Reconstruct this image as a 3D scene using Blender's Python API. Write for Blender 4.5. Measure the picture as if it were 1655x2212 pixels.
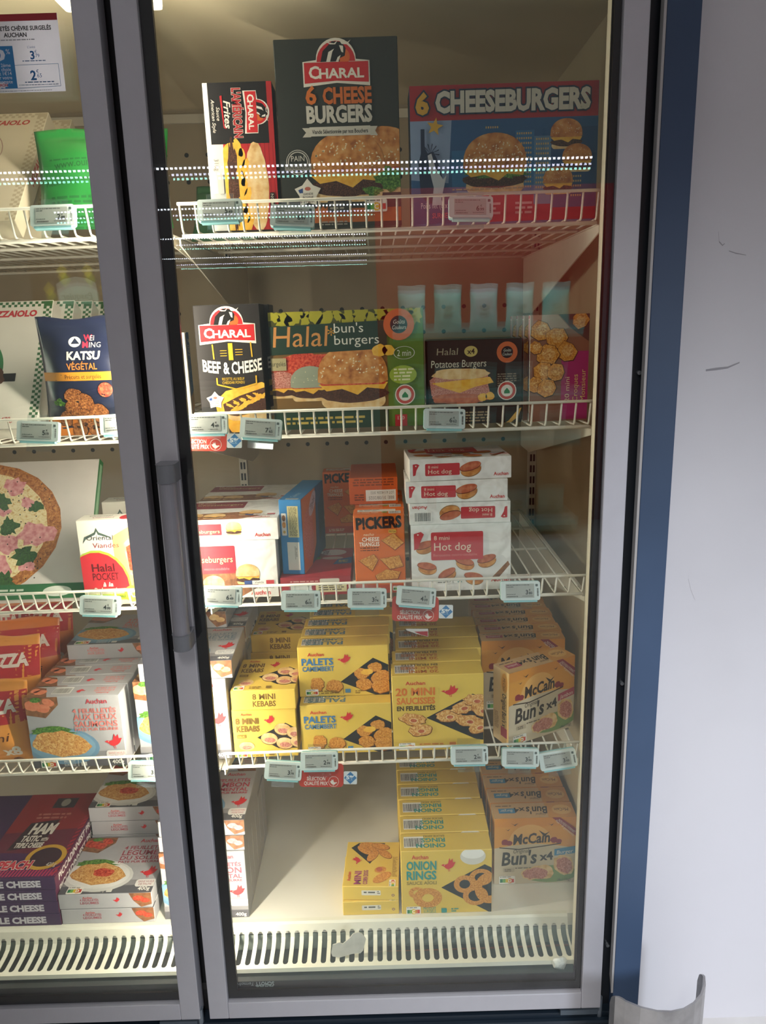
import bpy, bmesh, math, random
from mathutils import Vector, Matrix
for _o in list(bpy.data.objects): bpy.data.objects.remove(_o)
SC = bpy.context.scene
COL = SC.collection
PI = math.pi
rnd = random.Random(7)

# ------------------------------------------------------------------ camera
IW, IH, FPX = 1655, 2212, 1660.0
CAM = Vector((.3699, -1.2506, 1.47))
YAW, PIT, ROL = .0023, .2408, -.0271
_f = Vector((math.sin(YAW)*math.cos(PIT), math.cos(YAW)*math.cos(PIT), -math.sin(PIT)))
_r = Vector((math.cos(YAW), -math.sin(YAW), 0)); _u = _r.cross(_f)
_r, _u = _r*math.cos(ROL)+_u*math.sin(ROL), _u*math.cos(ROL)-_r*math.sin(ROL)
cd = bpy.data.cameras.new('camera'); cam = bpy.data.objects.new('camera', cd); COL.objects.link(cam)
m = Matrix((_r, _u, -_f)).transposed().to_4x4(); m.translation = CAM
cam.matrix_world = m
cd.sensor_fit = 'VERTICAL'; cd.sensor_height = 24.0; cd.lens = 24.0*FPX/IH; cd.clip_start = .02
SC.camera = cam
SC.view_settings.view_transform = 'Standard'; SC.view_settings.look = 'None'
SC.view_settings.gamma = 1; SC.view_settings.use_curve_mapping = False
SC.view_settings.exposure = 0.0
SC.cycles.transparent_max_bounces = 32
SC.cycles.max_bounces = 10; SC.cycles.diffuse_bounces = 4; SC.cycles.glossy_bounces = 3
SC.cycles.sample_clamp_indirect = 6
SC.cycles.use_denoising = True
w = bpy.data.worlds.new('world'); SC.world = w; w.use_nodes = True
w.node_tree.nodes['Background'].inputs[0].default_value = (1, .96, .96, 1)
w.node_tree.nodes['Background'].inputs[1].default_value = .132

def px_y(x, y, Y):      # photo pixel -> point on the plane of depth Y
    d = _f+_r*((x-IW/2)/FPX)-_u*((y-IH/2)/FPX)
    return CAM+d*((Y-CAM.y)/d.y)
def px_z(x, y, Z):      # photo pixel -> point at height Z
    d = _f+_r*((x-IW/2)/FPX)-_u*((y-IH/2)/FPX)
    return CAM+d*((Z-CAM.z)/d.z)

def lamp_area(name, loc, direction, sx, sy, power, col):
    l = bpy.data.lights.new(name, 'AREA'); l.shape = 'RECTANGLE'; l.size = sx; l.size_y = sy
    l.energy = power; l.color = col
    o = bpy.data.objects.new(name, l); COL.objects.link(o); o.location = loc
    o.rotation_euler = Vector(direction).to_track_quat('-Z', 'Y').to_euler()
    return o
# two added spots in place of daylight, brightening the low wall and freezer floor
for loc, aim, power, size, hue in (((2.25, -3.0, 1.6), (1.05, .05, .25), 262, 45, (.80, .88, 1)), ((.25, -2.2, 2.9), (.72, .1, .25), 190, 38, (1, .97, .94))):
    sl = bpy.data.lights.new('low_fill_spot', 'SPOT'); sl.energy = power; sl.color = hue
    sl.spot_size = math.radians(size); sl.spot_blend = 1.0; sl.shadow_soft_size = .35
    so = bpy.data.objects.new('low_fill_spot', sl); COL.objects.link(so); so.location = loc
    so.rotation_euler = (Vector(aim)-Vector(loc)).to_track_quat('-Z', 'Y').to_euler()
# added fill above the aisle, out of view, for the shop's ambient light
lamp_area('aisle_fill_light', (.3, -2.0, 3.15), (0, 0, -1), 3.0, .5, 5, (.93, .96, 1))

# ------------------------------------------------------------------ materials
def lin(h):
    h = h.lstrip('#'); c = [int(h[i:i+2], 16)/255 for i in (0, 2, 4)]
    return tuple(x/12.92 if x <= .04045 else ((x+.055)/1.055)**2.4 for x in c)+(1,)
MATS = {}
def newmat(name):
    mt = bpy.data.materials.new(name); mt.use_nodes = True
    nt = mt.node_tree; b = nt.nodes['Principled BSDF']; return mt, nt, b
def card(hexc, rough=.45, metal=0., var=.06, scale=35):
    k = (hexc, rough, metal)
    if k in MATS: return MATS[k]
    mt, nt, b = newmat('ink_'+hexc)
    b.inputs['Roughness'].default_value = rough; b.inputs['Metallic'].default_value = metal
    b.inputs['Specular IOR Level'].default_value = .35
    tc = nt.nodes.new('ShaderNodeTexCoord'); n = nt.nodes.new('ShaderNodeTexNoise'); n.inputs['Scale'].default_value = scale
    n.inputs['Detail'].default_value = 3
    mx = nt.nodes.new('ShaderNodeMix'); mx.data_type = 'RGBA'; mx.blend_type = 'MULTIPLY'; mx.inputs[0].default_value = 1
    rp = nt.nodes.new('ShaderNodeValToRGB'); rp.color_ramp.elements[0].position = .3; rp.color_ramp.elements[1].position = .7
    rp.color_ramp.elements[0].color = (1-var,)*3+(1,); rp.color_ramp.elements[1].color = (1, 1, 1, 1)
    nt.links.new(tc.outputs['Object'], n.inputs['Vector']); nt.links.new(n.outputs[0], rp.inputs[0])
    mx.inputs[6].default_value = lin(hexc); nt.links.new(rp.outputs[0], mx.inputs[7]); nt.links.new(mx.outputs[2], b.inputs['Base Color'])
    MATS[k] = mt; return mt
def noisy(name, cols, scale, rough=.5, detail=4, pos=None, coord='Object', bump=0, dist=0):
    if name in MATS: return MATS[name]
    mt, nt, b = newmat(name); b.inputs['Roughness'].default_value = rough; b.inputs['Specular IOR Level'].default_value = .35
    tc = nt.nodes.new('ShaderNodeTexCoord'); n = nt.nodes.new('ShaderNodeTexNoise')
    n.inputs['Scale'].default_value = scale; n.inputs['Detail'].default_value = detail; n.inputs['Distortion'].default_value = dist
    rp = nt.nodes.new('ShaderNodeValToRGB'); e = rp.color_ramp.elements
    while len(e) < len(cols): e.new(.5)
    for i, c in enumerate(cols):
        e[i].position = (pos[i] if pos else .3+.4*i/(len(cols)-1)); e[i].color = lin(c)
    nt.links.new(tc.outputs[coord], n.inputs['Vector']); nt.links.new(n.outputs[0], rp.inputs[0]); nt.links.new(rp.outputs[0], b.inputs['Base Color'])
    if bump:
        bp = nt.nodes.new('ShaderNodeBump'); bp.inputs['Strength'].default_value = bump; bp.inputs['Distance'].default_value = .002
        nt.links.new(n.outputs[0], bp.inputs['Height']); nt.links.new(bp.outputs[0], b.inputs['Normal'])
    MATS[name] = mt; return mt
def emit(name, hexc, s):
    mt = bpy.data.materials.new(name); mt.use_nodes = True; nt = mt.node_tree; nt.nodes.clear()
    o = nt.nodes.new('ShaderNodeOutputMaterial'); e = nt.nodes.new('ShaderNodeEmission')
    e.inputs[0].default_value = lin(hexc); e.inputs[1].default_value = s; nt.links.new(e.outputs[0], o.inputs[0])
    return mt
def glassy(name, tint, f0, rough=0.0, refl=(1, 1, 1, 1)):
    mt = bpy.data.materials.new(name); mt.use_nodes = True; nt = mt.node_tree; nt.nodes.clear()
    o = nt.nodes.new('ShaderNodeOutputMaterial'); t = nt.nodes.new('ShaderNodeBsdfTransparent'); t.inputs[0].default_value = tint
    g = nt.nodes.new('ShaderNodeBsdfGlossy'); g.inputs['Roughness'].default_value = rough; g.inputs[0].default_value = refl
    lw = nt.nodes.new('ShaderNodeLayerWeight'); lw.inputs[0].default_value = .5
    p = nt.nodes.new('ShaderNodeMath'); p.operation = 'POWER'; p.inputs[1].default_value = 5
    ma = nt.nodes.new('ShaderNodeMath'); ma.operation = 'MULTIPLY_ADD'; ma.inputs[1].default_value = 1-f0; ma.inputs[2].default_value = f0
    mx = nt.nodes.new('ShaderNodeMixShader')
    nt.links.new(lw.outputs['Facing'], p.inputs[0]); nt.links.new(p.outputs[0], ma.inputs[0]); nt.links.new(ma.outputs[0], mx.inputs[0])
    nt.links.new(t.outputs[0], mx.inputs[1]); nt.links.new(g.outputs[0], mx.inputs[2]); nt.links.new(mx.outputs[0], o.inputs[0])
    return mt
def paper():
    mt, nt, b = newmat('promotion_paper'); b.inputs['Base Color'].default_value = lin('dadae4'); b.inputs['Roughness'].default_value = .6
    n = nt.nodes.new('ShaderNodeTexNoise'); n.inputs['Scale'].default_value = 60; t = nt.nodes.new('ShaderNodeBsdfTranslucent'); t.inputs[0].default_value = lin('e6e6f0')
    mx = nt.nodes.new('ShaderNodeMixShader'); mx.inputs[0].default_value = .5; nt.links.new(b.outputs[0], mx.inputs[1]); nt.links.new(t.outputs[0], mx.inputs[2]); nt.links.new(mx.outputs[0], nt.nodes['Material Output'].inputs[0])
    return mt
# picture inks (food photographs printed on the boxes)
PIC = dict(
 bun=lambda: noisy('pic_bun', ['9c5a24', 'c98340', 'dca562'], 72),
 bunp=lambda: noisy('pic_bun_pale', ['c99a5c', 'dfba80', 'ead1a2'], 72),
 patty=lambda: noisy('pic_patty', ['2a1710', '4a2a1c', '6b4430'], 416),
 cheese=lambda: noisy('pic_cheese', ['e0a02c', 'efbe4a'], 104),
 tomato=lambda: noisy('pic_tomato', ['8e1f14', 'c8402a', 'e0724c'], 234),
 lettuce=lambda: noisy('pic_lettuce', ['274a16', '4c7a2a', '86ad4c'], 312),
 nugget=lambda: noisy('pic_nugget', ['a8641e', 'cf8a34', 'e6ac58'], 364),
 pastry=lambda: noisy('pic_pastry', ['a8622a', 'd39a52', 'ecca8a'], 182, dist=1.5),
 meat=lambda: noisy('pic_meat', ['8f4a3e', 'c07868', 'dca898'], 468),
 sausage=lambda: noisy('pic_sausage', ['a04a30', 'b9603e', 'c97a56'], 104),
 slate=lambda: noisy('pic_slate', ['1e1d1f', '2c2a2c'], 30),
 wood=lambda: noisy('pic_wood', ['6a3f24', '8a5a38', 'a47048'], 130),
 dough=lambda: noisy('pic_dough', ['d8b984', 'e7d2a6', 'efe2c0', 'c9a060'], 156),
 pizza=lambda: noisy('pic_pizza', ['c98a4a', 'e6cf96', 'efe0b4', 'dcbf7c'], 143, detail=6, dist=.6),
 crust=lambda: noisy('pic_crust', ['7a3e16', 'b06a2c', 'd39a54'], 182, dist=1),
 ham=lambda: noisy('pic_ham', ['c46a70', 'dd9496', 'eab4b0'], 117),
 herb=lambda: noisy('pic_herb', ['1f3a18', '33561f', '4f7a30'], 390),
 katsu=lambda: noisy('pic_katsu', ['5a3018', '8a5228', 'b07a44'], 338),
 salmon=lambda: noisy('pic_salmon', ['d2704c', 'e2906c'], 156),
 cardgrey=lambda: noisy('print_grey_stone', ['b4b0ac', 'cfccc8', 'e2e0dc'], 30),
 silver=lambda: card('b9b8b8', .4),
 woodwhite=lambda: noisy('print_white_boards', ['d4d0ca', 'e9e6e0', 'f3f1ed'], 22, dist=2),
 blur=lambda: noisy('pic_blue_glow', ['2a4a78', '3f6a9c'], 12),
)
def mat(c):
    if not isinstance(c, str): return c
    return PIC[c]() if c in PIC else card(c)

M_SHELF = card('e3dccb', .42); M_WHITE = card('f0ede6', .5)
M_ALU = card('ccccd2', .62, .6, var=.03)
M_BLACK = card('121416', .35, 0)
M_INNER = noisy('freezer_enamel', ['c2b392', 'ccbd9e', 'd4c7aa'], 3, rough=.45)

# ------------------------------------------------------------------ mesh helpers
class MB:
    def __init__(s): s.v = []; s.f = []; s.mi = []; s.mats = []
    def m(s, mt):
        mt = mat(mt)
        if mt not in s.mats: s.mats.append(mt)
        return s.mats.index(mt)
    def add(s, vs, fs, mt):
        o = len(s.v); i = s.m(mt); s.v += [tuple(v) for v in vs]
        s.f += [tuple(o+k for k in f) for f in fs]; s.mi += [i]*len(fs)
    def box(s, x0, x1, y0, y1, z0, z1, mt):
        s.add([(x, y, z) for x in (x0, x1) for y in (y0, y1) for z in (z0, z1)],
              [(0, 1, 3, 2), (4, 6, 7, 5), (0, 4, 5, 1), (2, 3, 7, 6), (0, 2, 6, 4), (1, 5, 7, 3)], mt)
    def tube(s, pts, r, mt, n=6, caps=True):
        pts = [Vector(p) for p in pts]; vs = []; up = None
        for i, p in enumerate(pts):
            t = (pts[min(i+1, len(pts)-1)]-pts[max(i-1, 0)]).normalized()
            a = Vector((0, 0, 1)) if abs(t.z) < .9 else Vector((1, 0, 0))
            if up is not None: a = up
            u = (a-t*a.dot(t)).normalized(); up = u; v = t.cross(u)
            vs += [p+(u*math.cos(2*PI*k/n)+v*math.sin(2*PI*k/n))*r for k in range(n)]
        fs = [(i*n+k, i*n+(k+1) % n, (i+1)*n+(k+1) % n, (i+1)*n+k) for i in range(len(pts)-1) for k in range(n)]
        if caps: fs += [tuple(range(n-1, -1, -1)), tuple((len(pts)-1)*n+k for k in range(n))]
        s.add(vs, fs, mt)
    def prism(s, poly, axis, a, b, mt):      # 2-D outline pushed along an axis
        n = len(poly)
        def P(q, t): return {'x': (t, q[0], q[1]), 'y': (q[0], t, q[1]), 'z': (q[0], q[1], t)}[axis]
        s.add([P(q, a) for q in poly]+[P(q, b) for q in poly],
              [tuple(range(n)), tuple(range(2*n-1, n-1, -1))]+[(i, (i+1) % n, n+(i+1) % n, n+i) for i in range(n)], mt)
    def mesh(s, name):
        me = bpy.data.meshes.new(name); me.from_pydata(s.v, [], s.f)
        for k in s.mats: me.materials.append(k)
        me.polygons.foreach_set('material_index', s.mi); me.update()
        return me
    def build(s, name, parent=None, smooth=False, bevel=0, fix=True):
        me = s.mesh(name)
        if fix or bevel:
            bm = bmesh.new(); bm.from_mesh(me)
            if bevel: bmesh.ops.bevel(bm, geom=list(bm.edges), offset=bevel, segments=2, affect='EDGES', profile=.6)
            bmesh.ops.recalc_face_normals(bm, faces=bm.faces); bm.to_mesh(me); bm.free()
        if smooth: me.polygons.foreach_set('use_smooth', [True]*len(me.polygons))
        return link(name, me, parent)
def link(name, me, parent=None, loc=None):
    o = bpy.data.objects.new(name, me); COL.objects.link(o)
    if parent is not None: o.parent = parent
    if loc is not None: o.location = loc
    return o
def empty(name, loc=(0, 0, 0), rz=0):
    o = bpy.data.objects.new(name, None); COL.objects.link(o); o.location = loc; o.rotation_euler = (0, 0, rz); o.empty_display_size = .02
    return o
def tag(o, label, cat, group=None, kind=None):
    o['label'] = label; o['category'] = cat
    if group: o['group'] = group
    if kind: o['kind'] = kind
    return o
def structure(o): o['kind'] = 'structure'; return o

# ------------------------------------------------------------------ flat print (lettering and pictures on packaging)
_tc = bpy.data.curves.new('lettering_source', 'FONT'); _to = bpy.data.objects.new('lettering_source', _tc); COL.objects.link(_to)
_tc.resolution_u = 2
TCACHE = {}
def text_mesh(s, bold):
    k = (s, bold)
    if k not in TCACHE:
        _tc.body = s; _tc.offset = bold
        bpy.context.view_layer.update()
        me = _to.evaluated_get(bpy.context.evaluated_depsgraph_get()).to_mesh()
        vs = [(v.co.x, v.co.y) for v in me.vertices]; fs = [tuple(p.vertices) for p in me.polygons]
        _to.evaluated_get(bpy.context.evaluated_depsgraph_get()).to_mesh_clear()
        x0 = min([v[0] for v in vs] or [0]); x1 = max([v[0] for v in vs] or [1])
        TCACHE[k] = ([(v[0]-x0, v[1]) for v in vs], fs, x1-x0)
    return TCACHE[k]
def clip(pts, W, H):
    for ax, lim, sg in ((0, 0, 1), (0, W, -1), (1, 0, 1), (1, H, -1)):
        out = []
        for i, p in enumerate(pts):
            q = pts[(i+1) % len(pts)]; a = (p[ax]-lim)*sg; b = (q[ax]-lim)*sg
            if a >= 0: out.append(p)
            if (a >= 0) != (b >= 0):
                t = a/(a-b); out.append((p[0]+(q[0]-p[0])*t, p[1]+(q[1]-p[1])*t))
        pts = out
        if len(pts) < 3: return []
    return pts
class Art:
    AFF = (0, 0, 1, 1)
    # 100 units wide, origin top left, y down
    def __init__(s, w, h, inset=.3):
        s.w = w; s.h = h; s.k = w/100.; s.HH = 100.*h/w; s.items = []; s.st = (0, 0, 1, 0); s.inset = inset
        s.aff = Art.AFF; s.H = s.HH/s.aff[3]
    def at(s, x=0, y=0, sc=1, rot=0): s.st = (x, y, sc, rot); return s
    def tf(s, p):
        x, y, k, r = s.st; c, n = math.cos(r), math.sin(r)
        A = s.aff
        return (A[0]+A[2]*(x+k*(p[0]*c-p[1]*n)), A[1]+A[3]*(y+k*(p[0]*n+p[1]*c)))
    def many(s, polys, c):
        V = []; F = []
        for p in polys:
            q = clip([s.tf(a) for a in p], 100-s.inset, s.HH-s.inset)
            if q: F.append(tuple(range(len(V), len(V)+len(q)))); V += q
        if F: s.items.append((V, F, c))
    def poly(s, pts, c): s.many([pts], c)
    def rect(s, x, y, w, h, c, r=0):
        if not r: return s.poly([(x, y), (x+w, y), (x+w, y+h), (x, y+h)], c)
        s.poly(rr(x, y, w, h, r), c)
    def ell(s, x, y, rx, ry, c, rot=0, n=22): s.poly(el(x, y, rx, ry, rot, n), c)
    def ring(s, x, y, r0, r1, c, n=28, ky=1):
        s.many([[(x+R*math.cos(2*PI*i/n), y+ky*R*math.sin(2*PI*i/n)) for R, i in ((r0, j), (r1, j), (r1, j+1), (r0, j+1))] for j in range(n)], c)
    def line(s, pts, wd, c):
        P = []
        for (x0, y0), (x1, y1) in zip(pts, pts[1:]):
            L = math.hypot(x1-x0, y1-y0) or 1; nx, ny = -(y1-y0)/L*wd/2, (x1-x0)/L*wd/2
            P.append([(x0+nx, y0+ny), (x1+nx, y1+ny), (x1-nx, y1-ny), (x0-nx, y0-ny)])
        s.many(P, c)
    def text(s, t, x, y, h, c, w=None, al='l', rot=0, sh=0, b=.0, out=None, ow=.035, arc=0):
        for col, bold in (((out, b+ow),) if out else ())+((c, b),):
            vs, fs, L = text_mesh(t, bold); L0 = text_mesh(t, b)[2]
            ky = h/.70; kx = (w/L0) if w else ky
            ox = {'l': 0, 'c': -L0*kx/2, 'r': -L0*kx}[al]-(L-L0)*kx/2
            cr, sr = math.cos(rot), math.sin(rot); V = []
            for a, b_ in vs:
                u = ox+a*kx+b_*ky*sh; v = -b_*ky
                if arc: v += arc*((u/(L0*kx)*2)**2)
                V.append(s.tf((x+u*cr-v*sr, y+u*sr+v*cr)))
            s.items.append((V, fs, col))
    def fine(s, x, y, w, n, lh, c, seed=1):      # print too small to read
        r = random.Random(seed); P = []
        for i in range(n):
            q = x
            while q < x+w-lh:
                l = min(lh*(.6+2.2*r.random()), x+w-q); P.append([(q, y+i*lh), (q+l, y+i*lh), (q+l, y+i*lh+lh*.5), (q, y+i*lh+lh*.5)]); q += l+lh*.45
        s.many(P, c)
    def mesh(s, name, face, dims, flip=False, warp=None, lift=.00004):
        W, D, Hh = dims; mb = MB()
        for i, (V, F, c) in enumerate(s.items):
            e = lift*(i+3); out = []
            for x, y in V:
                u, v = x*s.k, (s.HH-y)*s.k
                if flip: u, v = s.w-u, s.h-v
                out.append({'front': (u-W/2, -e, v), 'top': (u-W/2, v, Hh+e), 'right': (W/2+e, u, v), 'left': (-W/2-e, D-u, v), 'back': (W/2-u, D+e, v)}[face])
            mb.add(out, F, c)
        me = mb.mesh(name)
        if warp:
            bm = bmesh.new(); bm.from_mesh(me); bmesh.ops.triangulate(bm, faces=bm.faces)
            for _ in range(4):
                L = [e for e in bm.edges if e.calc_length() > .009]
                if not L: break
                bmesh.ops.subdivide_edges(bm, edges=L, cuts=1); bmesh.ops.triangulate(bm, faces=[f for f in bm.faces if len(f.verts) > 3])
            for v in bm.verts: v.co.y = v.co.y*1.5-.0004+warp(v.co.x, v.co.z)
            bm.to_mesh(me); bm.free()
        return me
def aff(fn, ox, oy, sx, sy, *a):
    Art.AFF = (ox, oy, sx, sy); r = fn(*a); Art.AFF = (0, 0, 1, 1); return r
def rr(x, y, w, h, r, n=4):
    P = []
    for cx, cy, a in ((x+w-r, y+r, -PI/2), (x+w-r, y+h-r, 0), (x+r, y+h-r, PI/2), (x+r, y+r, PI)):
        P += [(cx+r*math.cos(a+PI/2*i/n), cy+r*math.sin(a+PI/2*i/n)) for i in range(n+1)]
    return P
def el(x, y, rx, ry, rot=0, n=22):
    c, s_ = math.cos(rot), math.sin(rot)
    return [(x+rx*math.cos(2*PI*i/n)*c-ry*math.sin(2*PI*i/n)*s_, y+rx*math.cos(2*PI*i/n)*s_+ry*math.sin(2*PI*i/n)*c) for i in range(n)]
def lump(x, y, rx, ry, rot=0, n=18, j=.1, seed=0):
    r = random.Random(seed+int(x*31+y*17)); c, s_ = math.cos(rot), math.sin(rot); P = []
    for i in range(n):
        k = 1+j*(r.random()*2-1); a = 2*PI*i/n; u, v = rx*k*math.cos(a), ry*k*math.sin(a); P.append((x+u*c-v*s_, y+u*s_+v*c))
    return P
# --- repeated marks
def bird(a, x, y, s, c='cf2f35', mir=False):
    P = [(-.5, -.02), (-.33, -.1), (-.22, -.05), (-.02, -.12), (.08, -.5), (.16, -.3), (.3, -.46), (.32, -.2), (.5, -.22), (.36, .06), (.22, .18), (.0, .27), (-.18, .2), (-.28, .08)]
    k = -1 if mir else 1
    a.poly([(x+p[0]*s*k, y+p[1]*s) for p in P], c)
    a.many([[(x+q*s*k, y+.25*s), (x+(q+.03)*s*k, y+.25*s), (x+(q+.05)*s*k, y+.42*s), (x+(q+.02)*s*k, y+.42*s)] for q in (-.02, .07)], c)
    a.ell(x-.27*s*k, y-.02*s, .025*s, .025*s, 'f3ead0', n=8)
def auchan(a, x, y, h, c='c9362c', al='l', b=.02): a.text('Auchan', x, y, h, c, al=al, b=b)
def nutri(a, x, y, w, letter='D'):
    h = w*.42; a.rect(x, y-h*.35, w, h*1.35, 'ece8e0', h*.2); a.fine(x+w*.06, y-h*.25, w*.8, 1, h*.25, '77736c')
    for i, c in enumerate(('1d7a4a', '6fae48', 'e6c02c', 'd9862c', 'cc3f30')): a.rect(x+w*(.06+.176*i), y+h*.15, w*.17, h*.6, c)
    k = 'ABCDE'.index(letter); a.rect(x+w*(.04+.176*k), y+h*.02, w*.22, h*.86, ('1d7a4a', '6fae48', 'e6c02c', 'd9862c', 'cc3f30')[k], h*.15)
    a.text(letter, x+w*(.15+.176*k), y+h*.7, h*.5, 'f4f0ea', al='c', b=.03)
def barcode(a, x, y, w, h, seed=3):
    r = random.Random(seed); a.rect(x, y, w, h, 'ece9e2'); P = []; q = x+w*.06
    while q < x+w*.94:
        t = w*(.012+.025*r.random()); P.append([(q, y+h*.08), (q+t, y+h*.08), (q+t, y+h*.86), (q, y+h*.86)]); q += t+w*(.012+.02*r.random())
    a.many(P, '2a2826')
def burger(a, x, y, s, bun='bun', seeds=30, cheese=True, tomato=True, seed=1, lett=False):
    a.poly(rr(x-.46*s, y+.2*s, .92*s, .2*s, .1*s), 'bunp')
    a.poly(lump(x, y+.2*s, .5*s, .13*s, n=26, j=.05, seed=seed), 'patty')
    if lett: a.poly(lump(x+.1*s, y+.12*s, .5*s, .07*s, n=30, j=.3, seed=seed), 'lettuce')
    if cheese: a.poly([(x-.5*s, y+.06*s), (x-.1*s, y+.05*s), (x+.5*s, y+.05*s), (x+.44*s, y+.15*s), (x+.2*s, y+.12*s), (x+.06*s, y+.22*s), (x-.16*s, y+.13*s), (x-.38*s, y+.16*s)], 'cheese')
    if tomato: a.poly(rr(x-.47*s, y-.01*s, .94*s, .09*s, .04*s), 'tomato')
    a.poly([(x-.5*s, y+.03*s)]+[(x-.5*s*math.cos(PI*i/16), y-.02*s-.46*s*math.sin(PI*i/16)**.8) for i in range(17)]+[(x+.5*s, y+.03*s), (x+.4*s, y+.06*s), (x-.4*s, y+.06*s)], bun)
    r = random.Random(seed); P = []
    for i in range(seeds):
        q = r.random()*2-1; t = -.04-.34*r.random()*math.sqrt(max(0, 1-q*q)); P.append(el(x+q*.46*s, y+t*s, .016*s, .009*s, r.random()*PI, 7))
    if P: a.many(P, 'ecd9ae')
def food(a, shapes, m, rim='7a4518'):
    for P in shapes:
        cx = sum(p[0] for p in P)/len(P); cy = sum(p[1] for p in P)/len(P)
        a.poly([(cx+(x-cx)*1.06+.3, cy+(y-cy)*1.07+.5) for x, y in P], rim); a.poly(P, m)
def hotdog(a, x, y, s, rot=-.35):
    a.ell(x, y+.10*s, .5*s, .34*s, '9c6a34', rot); a.ell(x-.01*s, y+.06*s, .48*s, .33*s, 'bunp', rot); a.ell(x+.01*s, y+.14*s, .47*s, .24*s, 'bun', rot); a.ell(x-.03*s, y-.04*s, .52*s, .2*s, '7a3420', rot); a.ell(x-.03*s, y-.07*s, .51*s, .185*s, 'sausage', rot)
def charal(a, x, y, w):          # red banner with arch, horned head; (x,y) centre of banner bottom
    h = w*.3
    a.poly([(x-.52*w, y-h*1.02), (x-.33*w, y-h*1.09)]+[(x-.31*w*math.cos(PI*i/14), y-h*1.1-.30*w*math.sin(PI*i/14)) for i in range(15)]+[(x+.33*w, y-h*1.09), (x+.52*w, y-h*1.02), (x+.52*w, y+.05*w), (x, y+.0*w), (x-.52*w, y+.05*w)], 'e8e2d6')
    a.poly([(x-.3*w*math.cos(PI*i/14), y-h*1.0-.29*w*math.sin(PI*i/14)) for i in range(15)], 'c8282c')
    a.ell(x+.12*w, y-h*1.22, .1*w, .11*w, 'd9682c')
    a.poly([(x-.24*w, y-h), (x-.2*w, y-h*1.5), (x-.05*w, y-h*1.95), (x+.1*w, y-h*1.9), (x+.16*w, y-h*1.6), (x+.14*w, y-h*1.25), (x+.06*w, y-h*1.15), (x+.06*w, y-h)], '1a1716')
    a.many([[(x-.15*w, y-h), (x-.11*w, y-h*1.45), (x-.02*w, y-h*1.6), (x-.05*w, y-h*1.45), (x-.09*w, y-h)],
            [(x+.0*w, y-h), (x+.03*w, y-h*1.2), (x+.08*w, y-h*1.3), (x+.04*w, y-h)],
            [(x-.14*w, y-h*1.92), (x-.02*w, y-h*1.84), (x+.04*w, y-h*1.98), (x+.0*w, y-h*1.8), (x-.08*w, y-h*1.8)],
            [(x+.07*w, y-h*1.95), (x+.2*w, y-h*1.9), (x+.24*w, y-h*2.0), (x+.19*w, y-h*1.78), (x+.1*w, y-h*1.8)],
            [(x+.06*w, y-h*1.75), (x+.12*w, y-h*1.72), (x+.12*w, y-h*1.4), (x+.09*w, y-h*1.45)]], 'e8e2d6')
    a.poly([(x-.5*w, y-h*.98), (x+.5*w, y-h*.98), (x+.5*w, y), (x, y-.03*w), (x-.5*w, y)], 'c8282c')
    a.text('C', x-.43*w, y-.07*w, .17*w, 'ece6da', b=.03); a.text('HARAL', x-.27*w, y-.07*w, .135*w, 'ece6da', w=.7*w, b=.03)
def viande(a, x, y, s):          # star stamp
    a.poly([(x+(1 if i % 2 == 0 else .66)*s*math.cos(PI*i/5-PI/2), y+(1 if i % 2 == 0 else .66)*s*math.sin(PI*i/5-PI/2)) for i in range(10)], 'e4dfd4')
    a.poly([(x-.7*s, y-.22*s), (x-.35*s, y-.35*s), (x-.35*s, y-.02*s), (x-.6*s, y)], '2c4a86')
    a.ell(x, y-.3*s, .22*s, .13*s, 'c06a5a')
    for i, t in enumerate(('VIANDE', 'BOVINE', 'FRANÇAISE')): a.text(t, x, y+(.12+.24*i)*s, .15*s, '2a2826', w=(.75, .75, .9)[i]*s, al='c')
def slate(a, pts): a.poly(pts, 'slate')
def seal(a, x, y, s, ground='c0453a'):
    a.ell(x, y, s, s, 'e6e0d4'); a.ring(x, y, s*.62, s*.9, ground); a.ell(x, y, s*.55, s*.55, 'e6e0d4'); a.poly([(x-.3*s, y+.3*s), (x-.3*s, y+.05*s), (x, y-.3*s), (x+.3*s, y+.05*s), (x+.3*s, y+.3*s)], '2f7a3c')

# ------------------------------------------------------------------ boxes
KIND = {}
def kind(key, dims, body, faces, bevel=.0012):
    """dims: width, depth, height; faces: {face: (Art, upside_down)}"""
    W, D, H = dims; mb = MB(); mb.box(-W/2, W/2, 0, D, 0, H, body); me = mb.mesh(key)
    bm = bmesh.new(); bm.from_mesh(me); bmesh.ops.recalc_face_normals(bm, faces=bm.faces)
    bmesh.ops.bevel(bm, geom=list(bm.edges), offset=bevel, segments=1, affect='EDGES'); bm.to_mesh(me); bm.free()
    pr = [(f+'_print', a.mesh(key+'_'+f, f, dims, fl)) for f, (a, fl) in faces.items()]
    KIND[key] = (dims, me, pr)
TILT = {}
def put(key, name, label, cat, x, y, z, rz=0, group=None, ry=0, rx=0):
    dims, me, pr = KIND[key]
    o = link(name, me, None, (x, y, z)); o.rotation_euler = (rx, ry, rz)
    for n, pm in pr: link(n, pm, o)
    return tag(o, label, cat, group)
ORD = ['foremost', 'second from the front', 'third from the front', 'fourth from the front', 'fifth from the front', 'sixth from the front', 'seventh from the front']

# ================================================================== the shop
fl = MB(); fl.box(-7, 7, -21, .9, -.05, 0, noisy('marble_floor', ['c9c6c4', 'e4e2e0', 'efeeec', 'bdb8b4'], 2.2, rough=.25, detail=8, dist=1.2, pos=[.3, .42, .6, .75]))
structure(fl.build('floor'))
wl = MB(); wl.box(.8555, 7, .09, .3, 0, 3.3, noisy('wall_paint_white', ['d9d8dc', 'e2e1e5', 'e6e5ea'], 1.6, rough=.55))
wr = structure(wl.build('wall_right'))
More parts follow.
